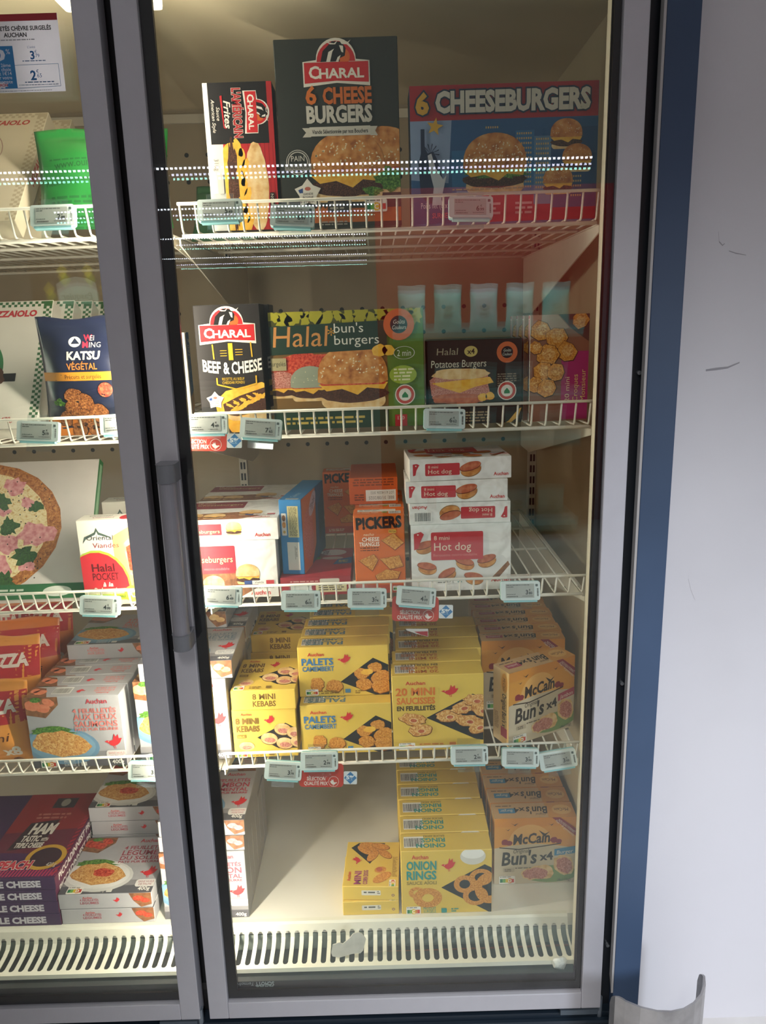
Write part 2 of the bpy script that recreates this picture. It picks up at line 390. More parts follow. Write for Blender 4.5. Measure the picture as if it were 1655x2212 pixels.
# scuffs rubbed on the white wall
sc_ = MB()
for pts, r in (([(1525, 800), (1548, 797), (1572, 794), (1598, 783)], .0016), ([(1552, 500), (1554, 522), (1561, 530), (1566, 526)], .0009), ([(1575, 542), (1590, 547), (1612, 551)], .0006),
               ([(1490, 1225), (1487, 1250), (1493, 1275), (1502, 1297)], .0004)):
    P = [px_y(x, y, .0895) for x, y in pts]
    V = []; 
    for i, p in enumerate(P):
        k = r*(1.4-1.1*abs(i/(len(P)-1)-.35)); V += [(p.x, .0897, p.z+k), (p.x, .0897, p.z-k)]
    sc_.add(V, [(2*i, 2*i+1, 2*i+3, 2*i+2) for i in range(len(P)-1)], card('a9a7ad', .6))
sc_.build('scuff_mark', wr, fix=False)

# ================================================================== freezer cabinet
BX0, BX1, BACK, CEIL, FLOOR = -.84, .79, .80, 1.985, .24
fz = tag(empty('freezer_cabinet', (-.03, .4, 0)), 'tall glass-door supermarket freezer with grey door frames and navy end post', 'freezer')
fz_in = Matrix.Translation((.03, -.4, 0))
def fpart(mb, name, parent=fz, **k):
    if parent is fz:
        mb.v = [(x+.03, y-.4, z) for x, y, z in mb.v]
    return mb.build(name, parent, **k)
NAVY = noisy('navy_paint', ['3c4e69', '435672', '4a5e7c'], 2, rough=.4)
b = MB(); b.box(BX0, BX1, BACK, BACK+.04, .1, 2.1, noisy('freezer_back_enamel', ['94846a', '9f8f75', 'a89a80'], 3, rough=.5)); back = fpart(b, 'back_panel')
b = MB(); b.box(BX0, BX1, .036, BACK, CEIL, CEIL+.05, M_INNER); fpart(b, 'ceiling_panel')
b = MB(); b.box(BX1, BX1+.01, .076, BACK+.04, .1, 2.1, M_INNER); fpart(b, 'side_panel')
b = MB(); b.box(BX0-.03, BX0, .036, BACK+.04, .1, 2.1, M_INNER); fpart(b, 'side_panel')
b = MB(); b.box(BX0, BX1, .132, BACK, FLOOR-.03, FLOOR, noisy('freezer_floor_enamel', ['cdc8ba', 'e2ded2', 'e8e4d9'], 4, rough=.35, pos=[.25, .4, .7])); fpart(b, 'floor_tray')
b = MB(); b.box(.738, .79, .037, .075, .13, CEIL, card('d6cdb8', .45)); fpart(b, 'door_jamb', bevel=.002)
b = MB(); b.box(-.046, .010, .038, .074, .13, CEIL, M_BLACK); fpart(b, 'mullion', bevel=.002)
b = MB(); b.box(-.84, -.79, .038, .074, .13, CEIL, M_BLACK); fpart(b, 'mullion', bevel=.002)
b = MB(); b.box(-.84, .803, .037, .118, .0, .165, card('2b2c2e', .4)); b.box(-.84, .744, .0375, .118, .165, .182, card('3a3a3a', .4)); fpart(b, 'front_sill')
b = MB(); b.box(-.84, .803, .004, .036, .0, .118, card('1d2833', .35)); b.box(-.84, .803, -.004, .004, .098, .106, card('24303c', .3)); fpart(b, 'plinth', bevel=.001)
b = MB(); b.box(-.84, .855, .036, .2, 2.035, 2.3, NAVY); fpart(b, 'header')
b = MB(); b.box(.804, .855, .0, .31, 0, 2.3, NAVY); fpart(b, 'end_post', bevel=.0015)
b = MB(); b.box(.786, .8035, .022, .036, .0, 2.2, card('20242a', .35)); fpart(b, 'hinge_channel')
b = MB(); b.prism([(-.003, .17), (.012, .20), (.012, 2.2), (-.003, 2.2)], 'x', .7985, .8025, card('b9b7b6', .35)); fpart(b, 'edge_strip')
for x, y in ((1380, 805), (1343, 1475), (1312, 2040)):
    p = px_y(x, y, .02); b = MB(); b.tube([(p.x, .022, p.z), (p.x, .016, p.z)], .0035, card('9aa0a6', .3, .8), n=10); fpart(b, 'screw')
# hinge shoe at the foot of the doors
for xh in (.745, -.055):
    b = MB(); b.box(xh-.045, xh+.03, -.002, .018, .118, .129, card('5b6670', .35, .5)); b.tube([(xh+.035, .008, .106), (xh+.035, .008, .15)], .006, card('86909a', .3, .6), n=10); fpart(b, 'hinge')
# slotted uprights
for xp in (-.775, .005, .781):
    b = MB(); b.box(xp-.012, xp+.008, BACK-.02, BACK, FLOOR, CEIL, card('c9c2b2', .45)); up = fpart(b, 'slotted_upright')
    b = MB(); z = FLOOR+.05
    while z < CEIL-.05:
        for dx in (-.0085, -.0005): b.box(xp+dx, xp+dx+.005, BACK-.0206, BACK-.019, z, z+.019, '15171a')
        z += .03
    b.v = [(x+.03, y-.4, z_) for x, y, z_ in b.v]; b.build('slot_row', up, fix=False)
# perforations in the back panel (air outlets) in rows above every shelf
b = MB()
for zr in (1.884, 1.822, 1.507, 1.445, 1.16, .83):
    for i in range(32):
        x = BX0+.02+i*.0525
        b.add([(x+.0055*math.cos(2*PI*k/12), BACK-.0006, zr+.0055*math.sin(2*PI*k/12)) for k in range(12)], [tuple(range(12))], '23241f')
b.v = [(x+.03, y-.4, z_) for x, y, z_ in b.v]; b.build('air_holes', back, fix=False)['kind'] = 'stuff'
b = MB(); b.box(BX0, BX1, BACK-.006, BACK, 1.955, 1.975, card('cfc7b4', .4)); b.v = [(x+.03, y-.4, z_) for x, y, z_ in b.v]; b.build('cover_strip', back)

# LED strips hidden behind the mullions
LEDC = (1, .91, .76)
M_LENS = emit('led_lens', 'fff0d0', 3.0)
for xm, hw, pw in ((-.018, .0285, 11.0), (-.815, .026, 5.0)):
    for sg in (1, -1):
        b = MB(); xs = xm+sg*hw; b.box(min(xs, xs+sg*.003), max(xs, xs+sg*.003), .047, .067, .22, 1.94, card('cfd0cc', .4)); fpart(b, 'led_housing')
        l = lamp_area('mullion_led', (xs+sg*.0036, .057, 1.07), (sg*.93, .36, 0), .010, 1.71, pw, LEDC)
b = MB(); b.box(-.10, .052, .05, .105, 1.952, CEIL, M_LENS); fpart(b, 'ceiling_lamp', bevel=.006)

# bottom air grille: one moulded strip per bay, slots cut through it
def grille(x0, x1, label):
    prof = [(.140, .2405), (.131, .2405), (.1275, .236), (.1245, .222), (.121, .210), (.114, .203), (.100, .1995), (.085, .1985), (.062, .198), (.052, .198), (.050, .190)]
    t = .0016; n = int(round((x1-x0)/.0194)); st = (x1-x0)/n; mt = card('e2dfcf', .4); g = MB()
    def strip(xa, xb, pr):
        P = [(x, y, z) for y, z in pr for x in (xa, xb)]
        Q = [(x, y+(t if i//2 < 4 else 0), z-t) for i, (x, y, z) in enumerate(P)]; k = len(pr)
        F = [(2*i, 2*i+1, 2*i+3, 2*i+2) for i in range(k-1)]
        F += [(2*k+a, 2*k+b_, 2*k+c, 2*k+d) for (a, b_, c, d) in F]+[(2*i, 2*i+2, 2*k+2*i+2, 2*k+2*i) for i in range(k-1)]+[(2*i+1, 2*i+3, 2*k+2*i+3, 2*k+2*i+1) for i in range(k-1)]
        F += [(0, 1, 2*k+1, 2*k), (2*k-2, 2*k-1, 4*k-1, 4*k-2)]
        g.add(P+Q, F, mt)
    strip(x0, x1, prof[:4]); strip(x0, x1, prof[8:])
    for i in range(n+1):
        xc = x0+i*st; strip(max(x0, xc-.0042), min(x1, xc+.0042), prof[3:9])
        if i < n:      # rounded slot corners
            for c, sg in ((xc+.0042, 1), (xc+st-.0042, -1)):
                for (ya, za), (yb, zb) in (((.1245, .222), (.1232, .2175)), ((.062, .198), (.067, .1981))):
                    g.add([(c, ya-.0003, za), (c+sg*.003, ya-.0003, za), (c, yb-.0003, zb)], [(0, 1, 2)], mt)
    fpart(g, 'air_grille')['label'] = label
grille(.02, .742, 'cream slotted air grille below the shelf bay with onion rings boxes')
grille(-.80, -.015, 'cream slotted air grille below the stack of purple pizza boxes')
b = MB(); b.box(BX0, BX1, .128, .1312, .17, .209, card('8d958c', .5)); b.box(BX0, BX1, .05, .128, .166, .17, card('2a3138', .5)); fpart(b, 'drip_tray')
b = MB(); b.tube([(.12, .105, .178), (.74, .105, .184)], .0022, card('7a4632', .35, .6)); fpart(b, 'copper_pipe')

# ------------------------------------------------------------------ doors
PANE = [glassy('pane_outer', (.985, .985, .985, 1), .028), glassy('pane_middle', (.985, .985, .985, 1), .024, refl=(.86, .84, 1, 1)), glassy('pane_coated', (.97, .98, .965, 1), .030, refl=(.45, 1, .78, 1))]
def glass_door(x0, x1, label, handle, kr=.0185):
    z0, z1, s = .131, 2.12, .0384; W = x1-x0; cx = (x0+x1)/2
    d = MB()
    for a in ((x0, x0+s, z0, z1), (x1-s, x1, z0, z1), (x0+s, x1-s, z0, z0+.0377), (x0+s, x1-s, z1-s, z1)): d.box(a[0], a[1], 0, .034, a[2], a[3], M_ALU)
    d.v = [(x+.03, y-.4, z) for x, y, z in d.v]
    dr = d.build('glass_door', fz, bevel=.0018); dr['label'] = label
    g0, g1, h0, h1 = x0+s+.0005, x1-s-.0005, z0+.0382, z1-s-.0005; zm = (h0+h1)/2; xc = (g0+g1)/2
    for i, (y, tilt) in enumerate(((.0085, 0), (.0175, .0039), (.0275, .0064))):
        p = MB(); p.box(g0-xc, g1-xc, -.001, .001, h0-zm, h1-zm, PANE[i]); o = p.build('glass_pane', dr); o.location = (xc+.03, y-.4, zm); o.rotation_euler = (tilt if i == 0 else -tilt, 0, 0)
        o.scale = (1, 1, 1)
    q = MB(); k = .0185
    for a in ((g0, g0+k, h0, h1), (g1-kr, g1, h0, h1), (g0+k, g1-kr, h0, h0+k), (g0+k, g1-kr, h1-k, h1)): q.box(a[0], a[1], .011, .0155, a[2], a[3], M_BLACK)
    for a in ((x0+.004, x0+s+k*.8, z0+.004, z1), (x1-s-kr*.8, x1-.004, z0+.004, z1)): q.box(a[0], a[1], .0305, .0365, a[2], a[3], card('1b1c1d', .5))
    q.v = [(x+.03, y-.4, z) for x, y, z in q.v]; q.build('gasket', dr)
    if handle:
        a = px_y(356, 1030, -.035); c = px_y(386, 1390, -.035); xh = .025
        hb = MB(); sec = [(-.0135, .006)]+[(-.0135*math.cos(PI*t/12), -.0135*math.sin(PI*t/12)) for t in range(13)]+[(.0135, .006)]
        hb.prism([(xh+u, -.030+v) for u, v in sec], 'z', c.z, a.z+.012, card('9a9aa2', .38, .3)); hb.v = [(x+.03, y-.4, z) for x, y, z in hb.v]
        hn = hb.build('handle', dr, smooth=False)
        for zz, hh in ((a.z-.01, .03), (c.z-.012, .028)):
            cp = MB(); cp.prism([(xh+u*1.12, -.030+v*1.12) for u, v in sec]+[(xh+.015, 0), (xh-.015, 0)], 'z', zz, zz+hh, card('7d8086', .35)); cp.v = [(x+.03, y-.4, z) for x, y, z in cp.v]
            cp.build('handle_cap', hn, bevel=.001)
        lb = Art(.09, .03)
        lb.text('SCHOTT', 100, 8, 11, 'c9ced0', w=42, rot=PI, b=.02); lb.text('Termofrost', 56, 8, 9, 'c9ced0', w=48, rot=PI, sh=.2)
        lb.fine(60, 14, 38, 2, 5, 'a9b0b4'); lb.fine(8, 28, 88, 1, 3.5, 'a9b0b4')
        p = px_y(545, 2140, .0262); me = lb.mesh('glass_mark', 'front', (.09, 0, .03)); o = link('glass_mark', me, dr, (p.x+.03, .0261-.4, p.z-.002))
    return dr
glass_door(0, .78, 'grey framed glass door with tall grab handle', True, .010)
glass_door(-.80, -.0185, 'grey framed glass door with promotion sheet', False, .0015)

# ------------------------------------------------------------------ wire shelves
DECK = [1.628, 1.288, .975, .638, FLOOR]
def dz(i, x):
    if i == 4: return FLOOR
    return DECK[i]+(.006*(x-.395) if x > .03 else .010*(x+.1)-.002)+.0012
def wire_shelf(i, x0, x1, label):
    xc = (x0+x1)/2; L = x1-x0; root = empty('wire_shelf', (xc, .1, dz(i, xc)-.0012)); root.rotation_euler = (0, -.006 if xc > 0 else -.010, 0)
    tag(root, label, 'shelf', 'white wire shelves')
    h = (.041, .040, .036, .034)[i]; n = int(round(L/.0252)); r = .0018; mt = card('e6e0d2', .4)
    fr = MB(); fr.tube([(-L/2, -.016, h), (L/2, -.016, h)], .0026, mt, n=8)
    for k in range(n+1):
        x = -L/2+.003+k*(L-.006)/n; fr.tube([(x, -.0145, h), (x, -.004, .003), (x, .0, -.0016), (x, .03, -.0022)], r, mt)
    fr.build('front_rail', root, smooth=True)
    dk = MB()
    for k in range(n+1):
        x = -L/2+.003+k*(L-.006)/n; dk.tube([(x, .03, -.0022), (x, .655, -.0022)], r, mt, n=5)
    dk.build('deck_wires', root, smooth=True)
    cb = MB()
    for y, rr_ in ((.004, .0034), (.12, .003), (.30, .003), (.48, .003), (.654, .0034)): cb.tube([(-L/2, y, -.0070), (L/2, y, -.0070)], rr_, mt, n=8)
    cb.build('cross_bars', root, smooth=True)
    for sx in (-1, 1):
        x = sx*(L/2+.004); bk = MB(); dp = -.145 if xc > 0 else -.085; bk.prism([(.0, -.011), (.0, -.022), (.56, dp), (.675, dp), (.675, -.011)], 'x', x-.0012, x+.0012, card('ddd6c6', .42))
        bk.box(x-.006, x+.006, .0, .675, -.011, -.0095, card('ddd6c6', .42)); bk.build('bracket', root)
LV = ['top', 'second', 'third', 'lowest']
for i in range(4):
    wire_shelf(i, .052, .742, 'white wire shelf, %s of the bay behind the door with the handle' % LV[i])
    wire_shelf(i, -.70, .030, 'white wire shelf, %s of the bay behind the door with the promotion sheet' % LV[i])

# ================================================================== packaging designs
YEL = 'dfbd52'; RED = 'c62a2c'
def art_palets(w, h):
    a = Art(w, h); H = a.H
    slate(a, [(46, 46), (83, 16), (104, 28), (104, 62), (92, 68)])
    food(a, [lump(70, 36, 8.5, 7, seed=1), lump(85, 28, 8, 6, seed=2), lump(92, 42, 12, 9, -.3, seed=3)], 'nugget')
    a.many([lump(76, 34, 7, 4, -.1, seed=4)], 'cheese'); food(a, [lump(72, 50, 9, 7.5, seed=5), lump(91, 53, 10, 9.5, seed=6)], 'nugget')
    food(a, [lump(20, 48, 7.5, 9, seed=7), lump(39, 51, 9.5, 8, seed=8)], 'nugget')
    auchan(a, 11, 11.5, 4.2); a.text('PALETS', 4, 23, 8.5, '3f76a8', w=35, b=.03); a.text('CAMEMBERT', 4.5, 31, 6, '3f76a8', w=35, b=.025)
    bird(a, 51, 17, 15); nutri(a, 7, H-8, 14, 'C'); a.fine(24, H-8, 20, 2, 2.6, '8c6a2a'); a.rect(51, H-9.5, 6, 5, '4f82a8', .6); a.line([(49, H-10), (49, H-3)], .6, '8c6a2a'); a.fine(62, H-7, 8, 2, 2.4, '8c6a2a')
    return a
def edge_barcode(w, h, words, cols, bc=22, tx=60, hs=None):
    a = Art(w, h); H = a.H      # read from the rear: words upside down to the viewer, barcode at their left
    barcode(a, 100-bc-4, H*.2, bc, H*.62)
    n = len(words); y = H*.14
    for i, t in enumerate(words):
        hh = (hs[i] if hs else 1)*H*.68/n; y += hh; a.text(t, 100-tx, y, hh*.86, cols[i], b=.03); y += H*.05
    return a
def art_edge_auchan(w, h, words, colr, pic='pastry', left=False):
    a = Art(w, h); H = a.H
    auchan(a, 26, H*.3, H*.13)
    for i, t in enumerate(words): a.text(t, 33, H*(.47+.2*i), H*.15, colr, w=20, al='c', b=.02)
    bird(a, 62, H*.45, H*.42); a.poly([(76, 0), (100, 0), (100, H*.75), (88, H*.95), (80, H*.5)], 'wood'); a.many([lump(86, H*.35, 6, H*.18, seed=4), lump(93, H*.5, 5, H*.16, seed=5)], pic)
    return a
def art_saucisses(w, h):
    a = Art(w, h); H = a.H
    slate(a, [(37, 62), (88, 29), (104, 36), (104, 98), (92, 96)])
    for x, y, r in ((62, 60, 0), (78, 48, -.3), (92, 38, .1), (84, 68, .2), (99, 53, .4), (95, 77, -.6), (22, 63, .2), (30, 79, -.1)):
        food(a, [lump(x, y, 14, 8.5, r, n=20, j=.13, seed=9)], 'pastry'); a.ell(x+1, y+2, 5, 3.6, 'bunp', r); a.ell(x+1, y+2, 3.6, 2.6, 'sausage', r)
    auchan(a, 15, 13, 5); a.text('20 MINI', 4, 28, 10.5, 'd8752c', w=43, b=.03); a.text('SAUCISSES', 5, 40.5, 9, 'd8752c', w=42, b=.03); a.text('EN FEUILLETÉS', 5, 50, 6.3, '3a3026', w=42, b=.03)
    bird(a, 63, 24, 19); nutri(a, 6, H-10, 18, 'D'); a.fine(29, H-11, 28, 2, 3.2, 'c2702c'); a.rect(62, H-12, 7, 7, 'c2702c', .6)
    return a
def art_kebab(w, h):
    a = Art(w, h); H = a.H
    slate(a, [(37, 44), (83, 22), (104, 34), (104, 62), (70, 62)])
    for x, y in ((78, 32), (56, 46), (97, 38), (80, 54), (102, 52)):
        food(a, [el(x, y, 13, 9, .1)], 'bunp', '6a4424'); a.ell(x+1, y+2.5, 9, 4, 'meat', .1)
    a.ell(20, 57, 12, 7, 'bunp'); a.ell(20, 59, 8, 3, 'meat')
    auchan(a, 14, 9, 4); a.text('8 MINI', 5, 22, 9, '7a5a24', w=36, b=.03); a.text('KEBABS', 6, 34, 9, '7a5a24', w=36, b=.03); bird(a, 58, 17, 17)
    a.rect(6, 39, 14, 5, '8a6a2c'); a.text('HALAL', 13, 43, 3, YEL, w=11, al='c'); nutri(a, 4, H-7, 16, 'C'); a.fine(28, H-7, 18, 2, 3, '8c6a2a'); a.rect(54, H-8, 8, 5, '8a6a2c', .6)
    return a
def art_kebab_edge(w, h):
    a = Art(w, h); H = a.H; a.text('8 MINI', 33, H*.46, H*.27, '7a5a24', w=36, b=.03); a.text('KEBABS', 33, H*.82, H*.27, '7a5a24', w=36, b=.03); return a
def art_onion(w, h):
    a = Art(w, h); H = a.H
    slate(a, [(44, 40), (92, 16), (104, 22), (104, 72)])
    def ringy(x, y, r0, r1, ky): a.ring(x, y, r0, r1, 'nugget', ky=ky)
    ringy(70, 37, 6, 12, .8); ringy(88, 30, 7, 13, .7); ringy(82, 50, 8, 14, .75); ringy(97, 42, 8, 16, 1.05)
    ringy(17, 45, 4, 9, .7); ringy(29, 51, 6.5, 16, .68)
    a.ell(79, 7, 14, 9, 'd8d4c8'); a.ell(79, 4, 12.5, 5.5, 'f0ede4')
    auchan(a, 12, 8.5, 4.2); a.text('ONION', 6, 20, 9, '2f9188', w=33, b=.035); a.text('RINGS', 6, 30.5, 9, '2f9188', w=33, b=.035); a.text('SAUCE AÏOLI', 6, 36, 3.4, '8c7a34', w=33, b=.02)
    bird(a, 52, 16, 16); nutri(a, 5, H-6, 16, 'C'); a.text('PRODUIT', 24, H-4.5, 3, '2f9188', w=14); a.text('SURGELÉ', 24, H-1.2, 3, '2f9188', w=14); a.rect(44, H-6, 6, 5, '2f9188', .6); a.fine(55, H-5.5, 8, 2, 2.4, '2f9188')
    return a
def art_corndog(w, h):      # printed sideways: words read towards the back
    a = Art(w, h); H = a.H
    slate(a, [(8, 18), (22, 4), (72, 4), (68, 20), (46, 62)])
    for x, y, r in ((40, 10, .1), (34, 24, .7), (55, 22, .5), (72, 34, .8), (50, 40, -1.1), (64, 14, .3)): food(a, [el(x, y, 17, 8, r)], 'nugget')
    a.ell(66, 78, 11, 8, 'nugget', -.3); a.ell(64, 77, 6, 6, 'sausage'); a.ell(70, 98, 20, 10, 'nugget', -.7)
    auchan(a, 12, 108, 6.5); a.items.pop(); a.text('Auchan', 13, 108, 6, 'c9362c', w=24, rot=-PI/2, b=.02)
    a.text('MINI', 32, 116, 12, 'a03a6a', w=34, rot=-PI/2, b=.03); a.text('CORN DOG', 44, 116, 8, 'a03a6a', w=36, rot=-PI/2, b=.03)
    bird(a.at(22, 54, 1, -PI/2), 0, 0, 21); a.at(); nutri(a.at(86, 124, 1, -PI/2), 0, 0, 20, 'D'); a.at()
    a.fine(88, 44, 9, 18, 3, 'a8842c')
    return a
def art_edge_plain(w, h):
    a = Art(w, h); H = a.H; a.rect(34, H*.28, 34, H*.36, 'dcd6c6', 1.5); a.fine(38, H*.38, 20, 1, H*.2, '55524c'); a.fine(62, H*.34, 5, 2, H*.12, '6a6458'); a.ring(90, H*.62, 1.6, 2.6, '7a4a68'); return a
def art_feuil(w, h, lines, colr, filling='salmon', plate='6f93ad', dark=True, stamp=('SANS HUILE', 'DE PALME')):
    a = Art(w, h); H = a.H
    a.poly([(0, 0), (35, 0), (35, 9), (20, 24), (0, 20)], 'wood'); a.many([lump(8, 9, 8, 6, seed=2), lump(19, 13, 7, 5, seed=3), lump(25, 6, 7, 4, .4, seed=4)], filling); a.many([lump(12, 3, 6, 3, seed=6)], 'lettuce')
    a.rect(0, H-11, 100, 11, '5d5b60'); a.rect(0, H-18, 100, 7.2, '8d8a8c')
    a.ell(33, 57, 40, 22, plate, .1); a.ell(33, 56, 36, 19, 'e6e4df' if plate != '6f93ad' else '7fa3ba', .1); a.many([lump(26, 40, 22, 5, .1, j=.4, seed=7)], 'lettuce')
    a.poly(lump(33, 55, 32, 15, .12, n=20, j=.09, seed=5), 'pastry'); a.poly(lump(38, 53, 12, 6, .1, seed=8), filling if filling != 'salmon' else 'pastry')
    auchan(a, 64, 9, 5.2, c='c03a44')
    y = 13
    for t, hh, ww in lines: y += hh+1.6; a.text(t, 95, y, hh, colr, w=ww, al='r', b=.02)
    bird(a, 88, y+14, 19); a.rect(79, y+24, 22, 10, 'dedad6', 3); a.text(stamp[0], 90, y+28.4, 2.6, colr, w=17, al='c'); a.text(stamp[1], 90, y+32, 2.6, colr, w=14, al='c')
    nutri(a, 8, H-7.5, 17, 'D'); a.text('PRODUIT', 33, H-5.6, 2.8, 'ddd9d2', w=12); a.text('SURGELÉ', 33, H-1.8, 2.8, 'ddd9d2', w=12); a.line([(48, H-9), (48, H-1)], .5, 'ddd9d2'); a.rect(51, H-6, 6, 4.5, 'ddd9d2', .6); a.text('400g', 97, H-3, 4.6, 'ece8e0', al='r', b=.02)
    return a
L_SAU = (('4 FEUILLETÉS', 5, 46), ('AUX DEUX', 6.4, 46), ('SAUMONS', 6.4, 46), ('PATE PUR BEURRE', 3, 46))
L_CHE = (('4 FEUILLETÉS', 4.8, 46), ('CHÈVRE', 8.5, 46), ('PATE PUR BEURRE', 3, 46))
L_JAM = (('4 FEUILLETÉS', 4.8, 46), ('JAMBON', 7.6, 46), ('EMMENTAL', 5.4, 46), ('PATE PUR BEURRE', 3, 46))
L_LEG = (('4 FEUILLETÉS', 5.2, 46), ('LEGUMES', 7, 46), ('DU SOLEIL', 5.4, 46), ('PATE PUR BEURRE', 3, 46))
def art_hotdog(w, h):
    a = Art(w, h); H = a.H
    a.rect(0, 0, 100, H, 'woodwhite'); a.poly([(0, 45), (20, 28), (92, 34), (97, 40), (80, 58), (20, 58), (0, 50)], 'e2dfda'); a.poly([(80, 58), (97, 40), (99, 44), (84, 62)], 'wood')
    for x, y, r in ((14, 22, -.3), (16, 44, .2), (36, 52, -.5), (54, 40, .3), (76, 38, -.3), (63, 56, .2)): hotdog(a, x, y, 19, r)
    a.rect(20, 8, 52, 29, 'c23a40', 1.5); a.poly([(3, 9), (10, 7), (13, 9.5), (10, 16), (7, 24), (3, 26)], 'c23a40'); a.ell(7, 10, .8, .8, 'e8e2d6', n=8)
    a.text('8 mini', 23, 16, 4.5, 'ecd9c0'); a.text('Hot dog', 23, 27, 8.2, 'ecd9c0', w=37); a.text('Barquette micro-ondable', 22, 33, 2.8, 'dc8a86', w=44)
    a.rect(24, H-14, 30, 6, 'e6e2da', 2); a.fine(26, H-12, 8, 2, 2, '77736c'); a.text('125 g', 38, H-9.4, 3.2, '77736c', al='c'); a.fine(46, H-12, 7, 2, 2, '4a8a86'); auchan(a, 80, H-9, 4.6)
    return a
def art_hotdog_edge(w, h):
    a = Art(w, h); H = a.H
    a.rect(0, 0, 100, H, 'woodwhite'); a.poly([(3, H*.22), (7, H*.2), (9.5, H*.26), (6.5, H*.5), (5.5, H*.72), (3, H*.75)], 'c23a40'); a.ell(6, H*.3, .7, .7, 'e8e2d6', n=8)
    a.rect(15, H*.22, 34, H*.55, 'c23a40', 1.2); a.text('8 mini', 18, H*.43, H*.13, 'ecd9c0'); a.text('Hot dog', 18, H*.68, H*.2, 'ecd9c0', w=23)
    hotdog(a, 60, H*.45, 21, -.25); auchan(a, 97, H*.86, 3.4, al='r'); return a
def art_hotdog_rear(w, h):
    a = art_hotdog_edge(w, h); H = a.H; barcode(a, 78, H*.12, 17, H*.5); return a
def art_cheeseb(w, h):
    a = Art(w, h); H = a.H; a.rect(0, 0, 100, H, 'woodwhite')
    a.poly([(0, H-24), (60, H-30), (82, H-12), (60, H), (0, H)], 'wood'); a.rect(0, 5, 59, 29, '962c38', 1.5)
    burger(a, 12, H-16, 22, 'bunp', 8); burger(a, 35, H-14, 22, 'bunp', 8, seed=2); burger(a, 70, H-24, 24, 'bunp', 14, seed=3)
    a.text('10 mini', 7, 13, 4.6, 'ecdca6'); a.text('Cheeseburgers', 8, 22, 6.6, 'ecdf9c', w=48); a.text('Barquette micro-ondable', 8, 30, 2.8, 'c9838a', w=44)
    a.rect(66, H-18, 8, 4, '3a4f86'); a.rect(74, H-18, 14, 4, 'ece8e0'); a.rect(88, H-18, 8, 4, 'c23a40'); a.text('Viande', 81, H-15, 2.4, '33302c', al='c'); a.text('ORIGINE FRANCE', 83, H-9.5, 2.6, '4a4640', w=26, al='c'); auchan(a, 72, H-3, 4.6)
    return a
def art_cheeseb_edge(w, h):
    a = Art(w, h); H = a.H; a.rect(0, 0, 100, H, 'woodwhite'); a.rect(0, H*.2, 44, H*.52, '962c38'); a.text('10 mini', 5, H*.38, H*.13, 'ecdca6'); a.text('Cheeseburgers', 5, H*.62, H*.16, 'ecdf9c', w=37); burger(a, 56, H*.45, 16, 'bunp', 10); auchan(a, 92, H*.83, 3.6, al='r'); return a
def art_pickers(w, h):
    a = Art(w, h); H = a.H
    for x, y in ((20, 70), (32, 60), (70, 62), (14, 96), (52, 88)): a.ell(x, y, 2, 2, 'd06a1c')
    a.text('P!CKERS', 5, 28, 22, '1f1713', w=90, b=.05, rot=-.03); a.rect(68, 30, 16, 8, 'd9a23a', 3); a.text('McCain', 76, 36, 3.8, '2a1c14', w=13, al='c', sh=.2)
    a.text('nacho', 19, 42, 6, 'efdcb8', w=20, sh=.25); a.text('CHEESE', 16, 53, 8, 'f2ead8', w=34, b=.02); a.text('TRIANGLES', 10, 63, 8, 'f2ead8', w=40, b=.02); a.fine(12, 66, 36, 1, 3, '2a1c14'); a.fine(12, 71, 36, 1, 3, '5a2c14')
    for p in ([(54, 52), (78, 38), (98, 58), (80, 72)], [(8, 92), (38, 80), (46, 92), (34, 114)], [(50, 90), (88, 84), (96, 106), (70, 112)], [(40, 124), (62, 112), (90, 118), (84, 132), (44, 134)]): food(a, [p], 'nugget', '8a3a10')
    a.rect(0, H-18, 100, 18, 'b8431c'); nutri(a, 74, H-12, 18, 'D'); a.fine(10, H-12, 40, 2, 4, 'f0d8c0')
    return a
def art_pickers_top(w, h):
    a = Art(w, h); H = a.H; a.rect(8, H*.15, 76, H*.34, 'd8d2c6'); a.fine(12, H*.2, 40, 2, H*.12, '77726a'); a.ell(62, H*.6, 6, H*.12, '6f8a3a'); barcode(a, 70, H*.45, 24, H*.4); a.fine(8, H*.62, 44, 1, H*.12, 'f0dcc0'); return a
def art_pickers_end(w, h):
    a = Art(w, h); H = a.H; a.rect(4, H*.12, 62, H*.42, 'dcd8d0'); a.text('BBE: 31/08/2025', 8, H*.3, H*.12, '6a675f', w=52); a.text('LOT 61140206 2022', 8, H*.48, H*.10, '6a675f', w=48); a.fine(70, H*.16, 26, 3, H*.09, '6a2c16'); a.line([(2, H*.6), (98, H*.6)], .8, 'b5481c'); a.fine(8, H*.7, 84, 3, H*.1, '7a3a1a'); return a
